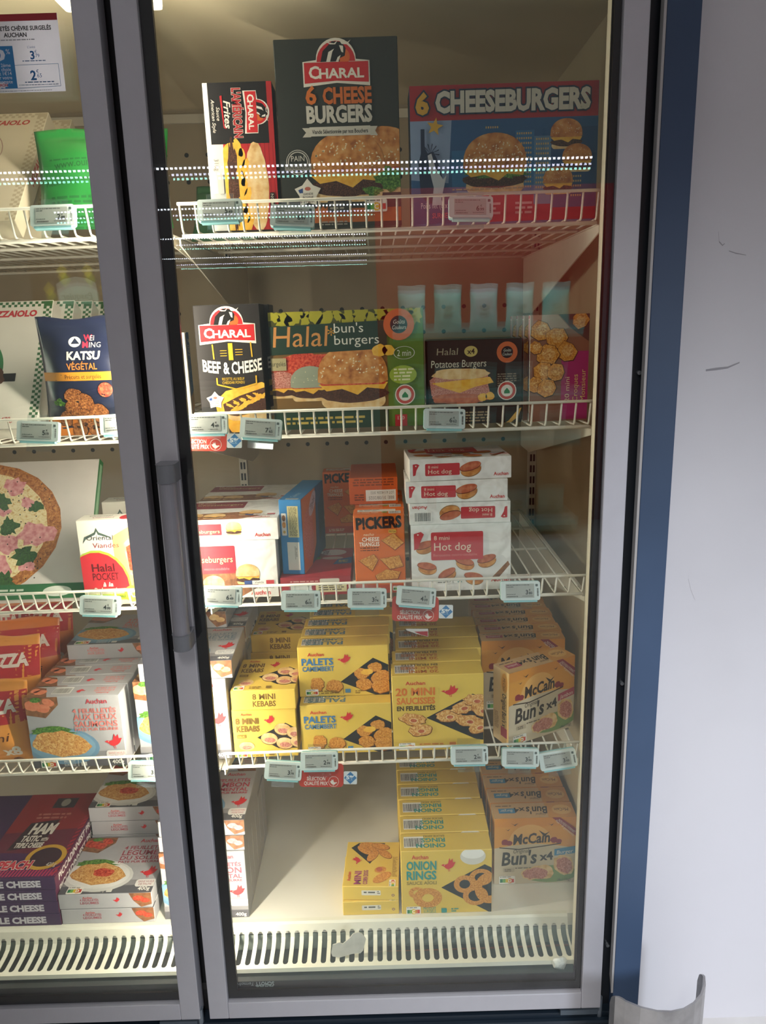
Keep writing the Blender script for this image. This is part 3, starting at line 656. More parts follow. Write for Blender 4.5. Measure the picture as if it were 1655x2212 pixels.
def art_mccain(w, h, flav, flavc):
    a = Art(w, h); H = a.H
    a.rect(0, 0, 100, 46, 'dd9a3c'); a.rect(0, 0, 100, 12, 'd88f34'); a.ell(44, 36, 27, 27, 'e7b062'); a.poly([(0, 38)]+[(100*i/12, 41-6*math.sin(PI*i/12)+2*(i/12)) for i in range(13)]+[(100, H), (0, H)], 'cfc0a4')
    for x, y, s in ((13, 33, 4.5), (18, 34, 4), (73, 31, 4.5), (79, 33, 3.6)): a.many([lump(x, y, s, s*.9, seed=3)], '8e2430')
    a.line([(6, 40), (30, 43), (62, 39), (82, 36)], 1.4, '3a2418')
    for x, y, s in ((24, 9, 5), (16, 16, 3.4), (69, 10, 4)): a.poly([(x-s, y-s*.6), (x, y), (x+s, y-s*.5), (x+.2*s, y+s*.3)], '3c2a20')
    a.poly([(54, 17), (62, 22), (68, 19), (61, 26)], '3c2a20')
    a.text('McCain', 23, 36, 13.5, '3a241a', w=45, sh=.12, b=.03, rot=-.06)
    a.text('Original', 23, 48.5, 5.5, '3a2c22', w=19, sh=.2, rot=-.06); a.text("Bun's", 9, 65, 18, '33261e', w=43, sh=.15, b=.025, rot=-.06); a.text('x4', 56, 59, 11, '33261e', b=.03, rot=-.06)
    a.poly([(74, 44), (100, 40), (100, 50), (74, 53)], flavc); a.text(flav, 87, 50, 5, 'e8dccb', w=20, al='c', sh=.2, rot=-.09)
    a.ell(70, 78, 34, 12, '7f9a5c'); a.poly(lump(46, 77, 12, 9, seed=2), 'bunp'); a.poly(lump(46, 77, 10, 7.5, seed=2), 'meat'); a.ell(62, 75, 11, 10, 'bunp'); a.poly(lump(58, 76, 16, 9.5, .1, seed=4), 'bunp'); a.poly(lump(54, 77, 13, 8, .1, seed=4), 'meat'); a.poly(lump(86, 66, 12, 15, -.5, seed=5), 'bunp'); a.poly(lump(87, 67, 9.5, 12, -.5, seed=5), 'meat')
    a.poly([(70, 0), (80, 0), (100, 16), (100, 26)], '8e2c3c'); a.text('NOUVEAU FORMAT', 77, 4.5, 3.4, 'e8dccb', w=27, rot=.72); a.text('Pour + de gourmandise', 74, 5, 3, 'e8dccb', w=31, rot=.76)
    nutri(a, 6, H-9, 20, 'D'); a.rect(11, 69, 14, 5, 'b9a98e', 1); a.fine(13, 70, 8, 2, 2, '5a4a3a'); a.fine(26, 68, 22, 1, 2.4, '6a5a48'); a.text('(4x115g)', 95, H-3.5, 3.4, '4a3c30', al='r')
    return a
def art_mccain_top(w, h, flavc, flav):
    a = Art(w, h); H = a.H; a.rect(0, 0, 100, H, 'd0a878'); a.rect(0, 0, 34, H, 'd5974a')
    a.ell(15, H*.5, 12, H*.32, 'e0ae66'); a.text('McCain', 15, H*.6, H*.2, '3a241a', w=17, al='c', sh=.15); a.text("Bun's", 32, H*.72, H*.46, '33261e', w=26, sh=.15, b=.02); a.text('x4', 60, H*.68, H*.32, '33261e', b=.02); a.text('Original', 36, H*.28, H*.13, '3a2c22', w=12, sh=.2)
    a.rect(73, H*.32, 20, H*.32, flavc); a.text(flav, 83, H*.56, H*.17, 'e8dccb', w=15, al='c', sh=.2); a.fine(76, H*.78, 20, 1, H*.1, '5a4a3a'); return a
def art_mccain_side(w, h):
    a = Art(w, h); H = a.H; a.rect(0, 0, 100, H, 'd6ba90'); a.rect(45, 0, 55, H, 'e0b878'); a.ell(72, 50, 20, 40, 'dd9a3c'); a.text('McCain', 62, 30, 15, '3a241a', w=52, rot=PI/2, sh=.15); a.text("Original Bun's x4", 58, 96, 26, '33261e', w=150, rot=PI/2, b=.02); a.rect(50, H-70, 40, 40, 'b03a4c'); a.fine(8, H-120, 28, 12, 6, '8a6a48'); return a
def art_charal6(w, h):
    a = Art(w, h); H = a.H
    a.rect(0, H-15, 100, 11, 'b9652c'); a.many([[(4*i, H-15), (4*i+2, H-17.5), (4*i+4, H-15)] for i in range(14)], 'b9652c')
    burger(a, 86, 94, 58, 'bun', 26, seed=6); burger(a, 56, 99, 62, 'bun', 70, seed=5, tomato=False); a.poly(lump(93, 107, 14, 9, j=.25, n=26, seed=3), 'lettuce'); a.poly(lump(76, 116, 8, 4, j=.3, n=20, seed=5), 'lettuce')
    charal(a, 50, 33, 52)
    a.text('6', 24, 48, 13, 'd8732c', b=.03); a.text('CHEESE', 38, 48, 11.5, 'cf6c2c', w=40, b=.04); a.text('BURGERS', 24, 62, 12, 'cfc9bd', w=54, b=.045)
    a.poly([(20, 66), (27, 66), (27, 73), (20, 73), (23, 69.5)], 'c9c3b6'); a.poly([(82, 66), (76, 66), (76, 73), (82, 73), (80, 69.5)], 'c9c3b6'); a.rect(26, 65.5, 50, 7, 'cfc9bd'); a.text('Viande Sélectionnée par nos Bouchers', 51, 70.6, 3, '2a2826', w=46, al='c', b=.02)
    a.ring(15, 92, 7.6, 8.4, 'bdb8ae'); a.ring(15, 92, 9.2, 9.8, 'bdb8ae'); a.rect(4, 93, 22, 5, '8a877f'); a.text('PAIN', 15, 91, 4.2, 'cfc9bd', w=11, al='c'); a.text('MOELLEUX', 15, 96.8, 3, '2a2826', w=19, al='c')
    viande(a, 22, 116, 11.5); a.text('POIDS NET', 11, H-20, 3, '6a3416', w=15); nutri(a, 70, H-19, 18, 'C'); a.rect(38, H-21, 18, 9, '3c3a38', 1); a.fine(40, H-19, 14, 2, 3, 'a09a90'); a.fine(30, H-5, 24, 2, 2, 'a09a90')
    return a
def art_beef(w, h):
    a = Art(w, h); H = a.H
    a.at(0, -18); a.poly([(22, H-30), (40, H-46), (96, H-58), (100, H-56), (100, H+20), (46, H+20), (24, H-16)], 'cheese'); a.poly([(34, H-26), (60, H-38), (100, H-50), (100, H-14), (48, H-6), (36, H-14)], 'patty')
    a.many([lump(50+9*i, H-16-4.2*i, 9, 3.4, -.7+.4*(i % 2), j=.4, seed=i) for i in range(6)]+[lump(44+11*i, H-24-3.6*i, 6, 2.6, .5, j=.4, seed=20+i) for i in range(5)], 'cheese')
    a.poly([(26, H-12), (60, H-6), (100, H-16), (100, H), (48, H)], 'bunp'); a.at()
    charal(a, 49, 54, 82)
    a.line([(25, 58), (26, 80)], 2, 'd8a82c'); a.line([(83, 56), (84, 78)], 2, 'd8a82c'); a.text('1', 52, 80, 22, 'd8b02c', al='c', b=.06)
    for i in range(3): a.rect(36, 67+3.8*i, 10, 1, 'd8a82c'); a.rect(59, 66+3.8*i, 11, 1, 'd8a82c')
    a.text('BEEF & CHEESE', 53, 102, 17, 'e6e1d6', w=90, al='c', b=.03, arc=-5); a.text('RECETTE AU BŒUF', 53, 112, 4, 'd8b02c', w=34, al='c'); a.text('CHEDDAR FONDU', 53, 117.5, 4, 'd8b02c', w=34, al='c')
    a.line([(28, 108), (28, 118), (58, 126), (88, 118), (88, 106)], 2, 'd8a82c'); viande(a, 23, H-50, 14)
    return a
def art_american(w, h):      # printed for a lying box, seen standing on its end
    a = Art(w, h); H = a.H
    a.rect(7, 0, 100, 82, '1e1a19'); a.rect(0, 0, 7, H, 'd8d4cc'); a.rect(92, 0, 8, 82, 'b02a2c'); a.rect(7, 82, 20, H-82, 'cfcac2'); a.rect(24, 82, 76, H-82, 'b4262a'); a.many([[(60+6*i, 82), (60.8+6*i, 82), (60.8+6*i, H), (60+6*i, H)] for i in range(7)], '8e1c20')
    a.poly(rr(23, 80, 28, H-72, 12), 'cheese'); a.poly(lump(36, 138, 8, 62, n=40, j=.15, seed=1), 'patty'); a.poly(lump(70, 142, 17, 62, n=30, j=.03, seed=2), 'bunp')
    a.many([lump(46+((i*37) % 11), 88+13*i, 5, 13, .3*((i % 3)-1), j=.12, seed=i) for i in range(9)], 'cheese')
    a.at(60, 12, .74, PI/2); a.poly([(0, 0), (0, 0), (0, 0)], 'b4262a'); charal(a, 38, 0, 74); a.at()
    a.text("L'AMÉRICAIN", 42, 8, 12, 'a82a2c', w=66, rot=PI/2, b=.04, out='ded4c6', ow=.03); a.text('Frites', 29, 24, 9.5, 'ded4c6', w=36, rot=PI/2, sh=.3, b=.02); a.poly([(24, 18), (27, 17), (28, 58), (31, 62), (27, 60)], 'b4262a')
    a.text('Sauce', 18, 32, 5, 'ded4c6', w=18, rot=PI/2, sh=.3); a.text('American Style', 11, 22, 5, 'ded4c6', w=44, rot=PI/2, sh=.3)
    a.text('310g', 9, 102, 6.5, '8a867e', w=16, rot=PI/2); viande(a, 18, 166, 9); a.rect(12, 122, 9, 28, 'bdb8ae', 2); a.rect(88, 150, 7, 36, '241c1a'); a.text('NOUVEAU', 89.5, 152, 4, 'ded4c6', w=31, rot=PI/2)
    return a
def art_cheese6(w, h):
    a = Art(w, h); H = a.H; sy = H/70.
    a.rect(0, 0, 100, 17, 'a8242c'); a.rect(0, 17, 100, H-32, '2c5b8c'); a.poly([(0, 17), (22, 17), (20, 48), (0, 46)], '8fa3c4'); a.rect(0, H-15, 38, 15, '254a7a'); a.rect(38, H-15, 62, 15, 'ae2028')
    for x, y, w_, h_, c in ((22, 32, 10, 22, '2f6c9c'), (38, 20, 10, 6, '2a5c8c'), (56, 23, 10, 32, '3873a4'), (66, 26, 9, 34, '5f83a4'), (75, 22, 25, 40, '234c7c')): a.rect(x, y, w_, h_, c)
    a.many([[(x+1.2*i, y+2.4*j), (x+1.2*i+.7, y+2.4*j), (x+1.2*i+.7, y+2.4*j+1), (x+1.2*i, y+2.4*j+1)] for x, y, nx, ny in ((56.6, 24, 7, 12), (67, 27, 6, 11), (40, 20.6, 6, 1), (86, 46, 5, 5)) for i in range(nx) for j in range(ny)], 'c9ab74')
    burger(a, 45, 40, 34, 'bun', 70, seed=3, lett=True, tomato=False); burger(a, 83, 26, 17, 'bun', 24, seed=4, tomato=False); burger(a, 89, 38, 16, 'bun', 24, seed=5, tomato=False); burger(a, 79, 49, 16, 'bun', 24, seed=6, tomato=False)
    a.text('6', 3, 13.5, 9.5, 'd9a63a', b=.05, out='1f2f4a', ow=.06); a.text('CHEESEBURGERS', 13.5, 13, 9.6, 'd3cdc0', w=82, b=.05, out='1f2f4a', ow=.06)
    a.poly([(13+(4.6 if i % 2 == 0 else 1.9)*math.cos(PI*i/5-PI/2+.2), 20+(4.6 if i % 2 == 0 else 1.9)*math.sin(PI*i/5-PI/2+.2)) for i in range(10)], 'd8a834')
    a.poly([(5.5, 21), (7.5, 21), (7.5, 30), (9, 33), (12, 32), (14, 36), (17, 46), (15, 58), (9, 58), (5, 54), (4, 38), (5.4, 33)], '1c2c4c'); a.poly([(9, 34), (11, 33), (13, 40), (17, 46), (19, 44), (16, 56), (17, 59), (11, 59), (12, 50), (10, 42)], 'c9ccd4')
    a.many([[(10.5, 33), (10.5+5*math.cos(t), 33+5*math.sin(t)), (10.5+4.6*math.cos(t+.12), 33+4.6*math.sin(t+.12))] for t in (-2.4, -1.9, -1.4, -.9, -.4, .1)], '1c2c4c')
    a.fine(22, H-17.5, 40, 1, 1.4, 'a9a284'); a.text('Poids net', 5, H-8, 3, 'cfd2d8', w=9); a.text('(6 x 130g)', 15, H-8, 3, 'cfd2d8', w=11); a.text('SURGELÉ', 11, H-3, 2.6, 'd86a7a', w=11, b=.02); a.fine(40, H-10, 8, 3, 2.4, 'd89a9a'); a.fine(56, H-10, 10, 3, 2.4, 'd89a9a')
    return a
def art_halal(w, h):
    a = Art(w, h); H = a.H
    a.rect(76, 0, 24, H, '5c7a2c'); a.rect(0, 0, 78, 10, '4b4a1c')
    a.many([lump(3+7*i, 3+2*(i % 2), 5, 3+2*((i*7) % 3), .5*(i % 4), j=.4, seed=i) for i in range(14)], 'a8a02c'); a.rect(0, 26, 76, 36, '7a5a2c')
    a.many([lump(20, 34, 22, 8, -.1, j=.2)], 'tomato'); burger(a, 6, 47, 20, 'meat', 6, seed=1); burger(a, 25, 47, 26, '9aa08a', 14, seed=2); burger(a, 53, 44, 46, 'bun', 46, seed=3)
    a.poly([(0, 9), (76, 7), (76, 25), (0, 27)], '22382a'); a.text('Halal', 2, 22, 13, 'c98a4a', w=35, sh=.1); a.text('*', 38, 19, 8, 'd0922c'); a.text("bun's", 42, 14, 6, 'dedacd', w=19); a.text('burgers', 42, 21.5, 6, 'dedacd', w=29)
    a.rect(0, H-11, 76, 11, '1f3a28'); a.fine(8, H-8, 52, 2, 3, 'b9a04c'); a.rect(0, 29, 10, 8, 'a89c74'); a.text('surgelés', -.5, 34, 3, '3a3a2a', w=10)
    a.ell(84, 10, 10, 10, 'cf6a3c'); a.ell(84, 10, 5.6, 5.6, '1c2a2c'); a.text('Goûts', 84, 9.5, 2.6, 'dedacd', w=7.5, al='c', sh=.2); a.text('Couleurs', 84, 13, 2.6, 'dedacd', w=9, al='c', sh=.2)
    a.ring(87, 28, 6.5, 7, 'c9c6ba', ky=.6); a.text('2 min', 87, 30, 4, 'dedacd', w=9, al='c'); a.many([lump(71, 26, 5, 4, seed=2), lump(77, 26, 4, 3.4, seed=3)], 'cheese')
    a.ell(86, 42, 9, 6, '9ab03c'); a.fine(80, 38, 13, 4, 2.2, 'e0dcae'); seal(a, 87, 55, 6.6); a.rect(80, H-8, 8, 8, 'b02a30'); a.text('130', 84, H-4.6, 2.4, 'e0c8c0', al='c')
    return a
def art_potato(w, h):
    a = Art(w, h); H = a.H
    a.at(0, -11); a.poly([(2, 52), (10, 46), (62, 44), (66, 54), (64, 58), (66, 66), (58, 76), (12, 76), (4, 68)], 'meat'); a.poly([(4, 55), (66, 50), (70, 56), (50, 60), (34, 66), (16, 60)], 'cheese'); a.poly(lump(35, 46, 30, 6, n=20, j=.1, seed=2), 'bunp'); a.poly(lump(34, 72, 30, 6, n=20, j=.12, seed=3), 'sausage'); a.many([lump(58, 71, 5, 4, seed=4), lump(66, 70, 5, 4, seed=5)], 'cheese'); a.at()
    a.text('Halal', 10, 15, 7, 'a89a80', w=22, sh=.1); a.ell(46, 12, 7, 5.6, 'c9b46a'); a.text('x4', 46, 14.6, 5.4, '2a2018', al='c', b=.02); a.text('Potatoes Burgers', 4, 28, 7.6, 'd9cfb8', w=58, sh=.05)
    a.ell(84, 14, 11, 11, 'cf6a3c'); a.ell(84, 14, 6.2, 6.2, '1c1c1e'); a.text('Goûts', 84, 13.4, 3, 'dedacd', w=8, al='c', sh=.2); a.text('Couleurs', 84, 17.4, 3, 'dedacd', w=10, al='c', sh=.2)
    a.fine(74, 36, 20, 6, 2.4, '8a7a68'); seal(a, 84, 54, 10); a.poly([(100, 72), (96, 82), (86, 90), (74, 93), (86, 86), (96, 74)], 'd0a24a'); a.fine(40, H-13, 26, 4, 3, 'a08a6a')
    return a
def art_croque(w, h):
    a = Art(w, h); H = a.H
    a.rect(0, 0, 100, H, '8a5c46'); a.poly([(48, 0), (100, 0), (100, 46), (70, 24)], '4a3a34'); a.poly([(0, 0), (46, 0), (66, 22), (0, 40)], 'b08a74'); a.rect(54, 61, 46, 115, 'a8286a')
    for x, y, s in ((18, 26, 17), (44, 38, 19), (62, 62, 18), (30, 66, 19), (10, 54, 12), (22, 94, 17), (44, 96, 16), (10, 116, 15), (30, 122, 16), (84, 10, 15)): food(a, [lump(x, y, s, s*.95, n=7, j=.12, seed=5)], 'nugget', '4a2a18'); a.poly(lump(x+2, y-2, s*.6, s*.6, n=6, j=.1, seed=8), 'pastry')
    a.text('20 mini', 68, 146, 8, 'e8d2a8', w=42, rot=-PI/2); a.text('Croques', 82, 146, 8.5, 'e8c27a', w=46, rot=-PI/2); a.text('Monsieur', 95, 146, 8.5, 'e8c27a', w=54, rot=-PI/2)
    return a
def art_croque_side(w, h):
    a = Art(w, h); H = a.H; a.rect(30, 40, 40, H*.55, 'b8323c'); a.rect(20, 4, 60, 30, 'b8323c'); a.rect(30, H*.68, 40, H*.24, 'nugget'); return a
def art_tip_blue(w, h):      # broad side
    a = Art(w, h); H = a.H
    a.rect(0, 0, 62, H, '3a4f6a'); a.poly([(0, 0), (40, 0), (62, 0), (56, 60), (34, H), (0, H)], 'c97a4a'); a.poly(lump(26, 44, 22, 28, j=.1, seed=3), 'meat'); a.rect(60, 0, 40, H, 'blur'); a.fine(8, 78, 36, 9, 4, 'e0cbb0'); a.ell(46, 14, 18, 9, 'c9c2d0', -.5); a.text('Tipiak', 38, 22, 8, '33405c', w=22, rot=-.5); a.poly([(70, 22), (98, 8), (98, 50), (72, 64)], '2c4468')
    return a
def art_tip_blue_end(w, h):
    a = Art(w, h); H = a.H; a.rect(36, 28, 48, 140, 'cfc28e'); a.fine(42, 34, 36, 26, 5, '5a5236'); a.rect(8, 60, 22, 100, 'd8d4cc', 4); a.ell(19, 82, 8, 14, 'wood'); a.ell(19, 112, 8, 14, 'nugget'); a.ell(19, 144, 6, 7, 'c9a23a'); a.rect(28, 190, 54, H-210, 'd6d2c8'); a.fine(60, 210, 12, 10, 6, '8a867c'); return a
def art_tip_top(w, h):
    a = Art(w, h); H = a.H; barcode(a, 28, H-30, 56, 22); a.text('Galettes', 60, H-46, 26, 'a9bccb', w=90, rot=-PI/2+.12, sh=.2); return a
def art_tip_red(w, h):
    a = Art(w, h); H = a.H; a.rect(0, 0, 100, H, 'a02c34'); a.poly([(0, 0), (46, 0), (58, 40), (30, 84), (0, 90)], '7a3a34'); a.many([lump(22, 62, 20, 12, .3, j=.3, seed=3)], 'meat'); a.many([lump(40, 48, 12, 7, .5, j=.4, seed=6)], 'lettuce')
    a.ell(70, 22, 20, 16, 'c9c0ba'); a.text('Tipiak', 60, 42, 13, '5a3038', w=32, rot=-PI/2+.1, b=.02); a.text('Galettes', 40, 44, 9, 'd8c2ba', w=34, rot=-PI/2+.1, sh=.2); a.ell(70, 52, 16, 7, 'b8a89c'); a.poly([(78, 60), (100, 48), (100, 80), (72, 84)], '2f5a8c'); a.fine(80, 64, 14, 3, 4, 'd9c23a')
    return a
def art_tip_red_edge(w, h):
    a = Art(w, h); H = a.H; a.rect(0, 0, 100, H, '9c2a32'); a.fine(14, H*.2, 40, 1, H*.12, 'd8a8a0'); a.rect(56, H*.1, 28, H*.24, 'cfc8ba', 2); a.rect(14, H*.4, 30, H*.4, 'd8d4ca'); a.rect(50, H*.38, 44, H*.46, 'd6cba0'); a.fine(54, H*.44, 36, 3, H*.12, '5a4a3a'); return a
def checks(a, x0, y0, nx, ny, s, c):
    a.many([[(x0+i*s, y0+j*s), (x0+(i+1)*s, y0+j*s), (x0+(i+1)*s, y0+(j+1)*s), (x0+i*s, y0+(j+1)*s)] for i in range(nx) for j in range(ny) if (i+j) % 2 == 0], c)
def art_pizz1(w, h):
    a = Art(w, h); H = a.H; checks(a, 0, 1, 50, 2, 2, 'b3a68c'); checks(a, 94, 1, 3, int(H/2)-1, 2, 'b3a68c'); a.text('PIZZAIOLO', 60, 12, 4.4, 'b0443c', w=30, sh=.2, b=.04)
    a.ring(55, 38, 22, 22.7, '9c7a70'); a.ring(55, 38, 24, 24.5, '9c7a70'); a.poly(lump(58, 34, 8, 8, j=.3, n=12), 'c9b8a4'); a.text('mamma', 46, 66, 5, '3a342c', w=18, sh=.3); a.text('405g', 80, H-9, 3.4, 'a0443c', w=8, sh=.2); a.rect(38, 52, 9, 12, 'a8383a', 3); a.rect(39.5, 53.5, 6, 9, 'c8bda8', 2)
    return a
def art_pizz_side(w, h):
    a = Art(w, h); H = a.H; a.text('PIZZAIOLO', 60, H*.62, 38, 'b0343c', w=H*.34, rot=-PI/2, b=.03); return a
def art_pizz2(w, h):
    a = Art(w, h); H = a.H; checks(a, 0, 1, 50, 2, 2, '3f6a44'); checks(a, 94, 1, 3, int(H/2)-1, 2, '3f6a44'); a.text('PIZZAIOLO', 58, 12.5, 4.6, 'c03a40', w=32, sh=.1, b=.05)
    n = 30; a.many([[(44+R*math.cos(t), 52+R*math.sin(t)) for R, t in ((24, -2.2+i*.115), (29, -2.2+i*.115), (29, -2.085+i*.115), (24, -2.085+i*.115))] for i in range(20)], '3c7a4a')
    a.poly(lump(40, 40, 14, 17, j=.12, seed=2), '2a2422'); a.rect(34, 56, 48, 6, '221e1e'); a.poly(lump(66, 58, 9, 8, .6, j=.12, seed=5), '5a3a2a')
    a.poly([(0, 72), (30, 64), (52, 84), (60, 96), (0, 100)], 'cfc9ba'); a.text('PIZZA', 18, 82, 13, '3c7a44', w=38, b=.05, out='c23a40', ow=.05); a.text('delamama', 36, 89, 4.2, 'c03a40', w=30, sh=.3); a.text('478g', 76, 91, 3.2, 'c03a40', w=8, sh=.2)
    return a
def art_pizza3(w, h):
    a = Art(w, h); H = a.H
    a.rect(22, 0, 9, H, '2c3a44'); a.poly([(x, H*.99) for x in (31, 31)]+[(31, 0)], 'cfc8c0')
    a.ell(24, 48, 56, 47, 'crust'); a.ell(22, 48, 49, 41, 'pizza')
    a.many([lump(x, y, s, s*.7, r, j=.25, seed=i) for i, (x, y, s, r) in enumerate(((46, 18, 8, .5), (38, 34, 7, .1), (56, 30, 5, .8), (64, 52, 12, .1), (46, 58, 8, .4), (40, 76, 13, -.5), (60, 72, 6, .2), (36, 90, 11, .2)))], 'ham')
    a.many([lump(x, y, s, s*.8, r, j=.35, n=22, seed=i) for i, (x, y, s, r) in enumerate(((38, 28, 6.5, .5), (62, 33, 4.5, .1), (46, 46, 6.5, .8), (58, 66, 7, .1), (48, 82, 7, .4)))], 'herb')
    r = random.Random(4); a.many([el(36+34*r.random(), 14+70*r.random(), .5, .5, 0, 6) for i in range(50)], '2c241a')
    a.rect(0, 0, 27, H, 'cfc9c0'); a.poly([(27, 0), (33, 0), (27, H), (21, H)], '2c3a44')
    for i, c in enumerate(('33566a', '33566a', '33566a', '3f8a4c')): a.rect(3+5.5*i, 2, 2.6, 11, c)
    a.text('&', 4, 32, 13, '33302c', b=.03); a.rect(0, 34, 27, 6, 'd8b04a'); a.text('MOLLICA', 4, 38.6, 3.6, '33302c', w=21, b=.02, sh=.15); a.text('PIZZA', -6, 52, 7.5, '4a4844', w=28, b=.02); a.text('IMPERIA', -4, 57.5, 4, '3a6a44', w=22, b=.02); a.text('MAINS IN', 0, 62, 3, '33302c', w=19); a.text('BASE À L’AIL'.replace('’', "'"), -2, 67.5, 2.8, '4a7a54', w=26); a.text('BASILIC', 4, 71.5, 2.8, '4a7a54', w=16); a.text("D'ITALIE", 4, 76, 2.4, '33302c', w=16); a.rect(8, 86, 4, 14, '3f8a4c')
    a.rect(0, H-10, 100, 10, '2f6a3c'); a.fine(34, H-7, 30, 2, 2.6, 'cfd8c8'); a.ell(82, H-5, 9, 3.4, 'd8dcd0'); a.rect(0, H-10, 26, 10, 'c9b07a'); a.text('MOLLICA', 2, H-3, 4, '33302c', w=20, b=.02)
    return a
def art_pocket(w, h):
    a = Art(w, h); H = a.H
    a.poly([(60, 30), (100, 8), (100, H), (60, H)], 'dcb26a'); a.poly([(78, 44), (92, 32), (100, 34), (100, 110), (84, 100)], 'bunp'); a.poly([(82, 50), (100, 40), (100, 98), (84, 92)], 'tomato')
    a.ell(28, 122, 56, 68, 'a8b83c'); a.ell(26, 124, 55, 66, 'c02830'); a.rect(0, H-30, 100, 30, 'cfc9a0'); a.rect(0, H-20, 100, 11, 'b8c83c')
    a.poly([(8, 42), (12, 30), (30, 22), (34, 14), (38, 22), (56, 30), (60, 36), (54, 32), (36, 26), (34, 20), (31, 26), (14, 34)], '4a5a50'); a.text('Oriental', 15, 36, 9, '3a3a3a', w=46, sh=.1); a.text('Viandes', 24, 50, 9, 'a03a4a', w=46, sh=.1)
    a.text('Halal', 18, 93, 14, '5a1418', w=40, b=.02); a.text('POCKET', 18, 109, 13, '5a1418', w=46, b=.01); a.text('à la', 34, 121, 8, 'e8dcd0', w=18, sh=.2, b=.02); a.text('Bolognaise', 17, 131, 8, 'e8dcd0', w=50, sh=.2, b=.02)
    a.ell(84, 136, 14, 15, 'a8b83c'); a.text('X2', 84, 142, 12, 'ece8d8', w=17, al='c', b=.04); a.fine(20, H-26, 30, 1, 4, '7a8a3a'); a.text('SURGELÉ | POCKETS', 52, H-13, 4, '3a4a20', w=46)
    return a
def art_pocket_top(w, h):
    a = Art(w, h); H = a.H; a.text('Oriental', 14, H*.38, H*.2, '3a3a3a', w=40, sh=.1); a.text('Viandes', 22, H*.68, H*.2, 'a03a4a', w=40, sh=.1); a.ell(98, H*.6, 26, H*.55, 'c02830'); a.text('Halal', 86, H*.5, H*.16, '5a1418', w=22); a.text('POCKET', 86, H*.72, H*.16, '5a1418', w=26); return a
def art_purple(w, h):      # character and series emblem of the printed box are left out
    a = Art(w, h); H = a.H
    a.rect(0, 0, 100, H*.6, '8c2428'); a.rect(0, H*.6, 100, H*.4, '4c2350'); a.poly([(0, H*.5), (100, H*.45), (100, H*.75), (0, H*.72)], '6a2238'); a.many([[(4*i, H-9), (4*i+2.4, H-9), (4*i+.4, H-2), (4*i-2, H-2)] for i in range(26)], 'b02c5a'); a.many([[(93, 5*i), (99, 5*i-3), (99, 5*i-.6), (93, 5*i+2.4)] for i in range(1, 20)], 'a8283c')
    a.rect(40, 6, 30, 13, '3a2a30'); a.ell(55, 12, 6, 5, '8a847c'); a.fine(28, 26, 44, 2, 4.4, 'b0685c'); a.poly([(26, 38), (62, 34), (58, 66), (18, 70)], '3a2028'); a.text('HAM', 31, 51, 12, 'ddd8ce', w=32, b=.05, sh=.12); a.text('TASTIC', 27, 60, 6.6, 'ddd8ce', w=24, b=.04, sh=.12); a.text('WITH', 53, 60, 4, 'ddd8ce', w=9, b=.03, sh=.12); a.text('TRIPLE CHEESE', 24, 67, 5.4, 'ddd8ce', w=36, b=.04, sh=.12)
    a.ring(74, 78, 19, 25, 'c79a34', ky=.55); a.ell(74, 78, 19, 10.4, '3c1e2c'); a.text('PEACH', 20, 90, 8, 'c83848', w=42, b=.05, sh=.1, out='e0d8d0', ow=.04); a.text('420 g', 80, H-12, 4, 'd8d2ca', al='l', sh=.2)
    return a
def art_purple_edge(w, h):
    a = Art(w, h); H = a.H; a.text('TRIPLE CHEESE', 17, H*.74, H*.5, 'cdc8d0', w=66, b=.05); return a
def art_purple_side(w, h):
    a = Art(w, h); H = a.H; a.rect(0, 0, 100, H, '5a2440'); a.text('PICCADINNEST PRESENTS', 6, H*.72, H*.5, 'd8d2ca', w=84, b=.03, sh=.1); return a
def art_360(w, h):
    a = Art(w, h); H = a.H; a.rect(30, 0, 70, H*.66, '3f72a8'); a.poly([(30, H*.66), (100, H*.6), (100, H*.75), (30, H*.9)], 'd9b27a'); a.rect(30, H*.86, 70, H*.14, 'b83a34'); a.text('360 g', 85, 150, 40, 'e6e2da', w=110, rot=-PI/2, sh=.2); a.fine(50, 160, 12, 20, 10, 'dbe2ea'); return a
def art_slice(w, h):      # pizza-slice pictures on the pale boxes
    a = Art(w, h); H = a.H; a.rect(0, 0, 100, H, 'cardgrey'); a.poly([(0, 0), (36, 0), (40, 16), (12, 28), (0, 24)], 'dough'); a.many([lump(12, 10, 7, 4, seed=1), lump(28, 8, 6, 4, seed=2)], 'ham'); a.many([lump(30, 44, 22, 8, .1, j=.4, seed=7)], 'lettuce'); a.poly(lump(30, 62, 28, 17, .1, n=20, j=.08, seed=5), 'pastry'); nutri(a, 8, H-9, 17, 'C'); auchan(a, 62, 9, 5); return a

# ================================================================== box kinds: (width, depth, height)
WB = 'e8e4dc'
kind('american', (.112, .055, .226), '1a1716', {'front': (art_american(.112, .226), 0)})
kind('cheese_burgers', (.199, .08, .286), '33352f', {'front': (art_charal6(.199, .286), 0)})
kind('six_cheeseburgers', (.309, .07, .212), '2c5b8c', {'front': (art_cheese6(.309, .212), 0)})
kind('beef', (.115, .06, .221), '292422', {'front': (art_beef(.115, .221), 0)})
kind('halal_buns', (.27, .07, .205), '2c3c24', {'front': (art_halal(.27, .205), 0)})
kind('potatoes', (.168, .06, .148), '2c2019', {'front': (art_potato(.168, .148), 0)})
kind('croque', (.104, .018, .186), 'e0dcd4', {'front': (art_croque(.104, .186), 0), 'left': (art_croque_side(.018, .186), 0)})
kind('blue360', (.16, .03, .175), 'e6e2da', {'right': (art_360(.03, .175), 0)})
kind('cb_stand', (.186, .06, .112), WB, {'front': (art_cheeseb(.186, .112), 0), 'top': (art_cheeseb_edge(.186, .06), 0)})
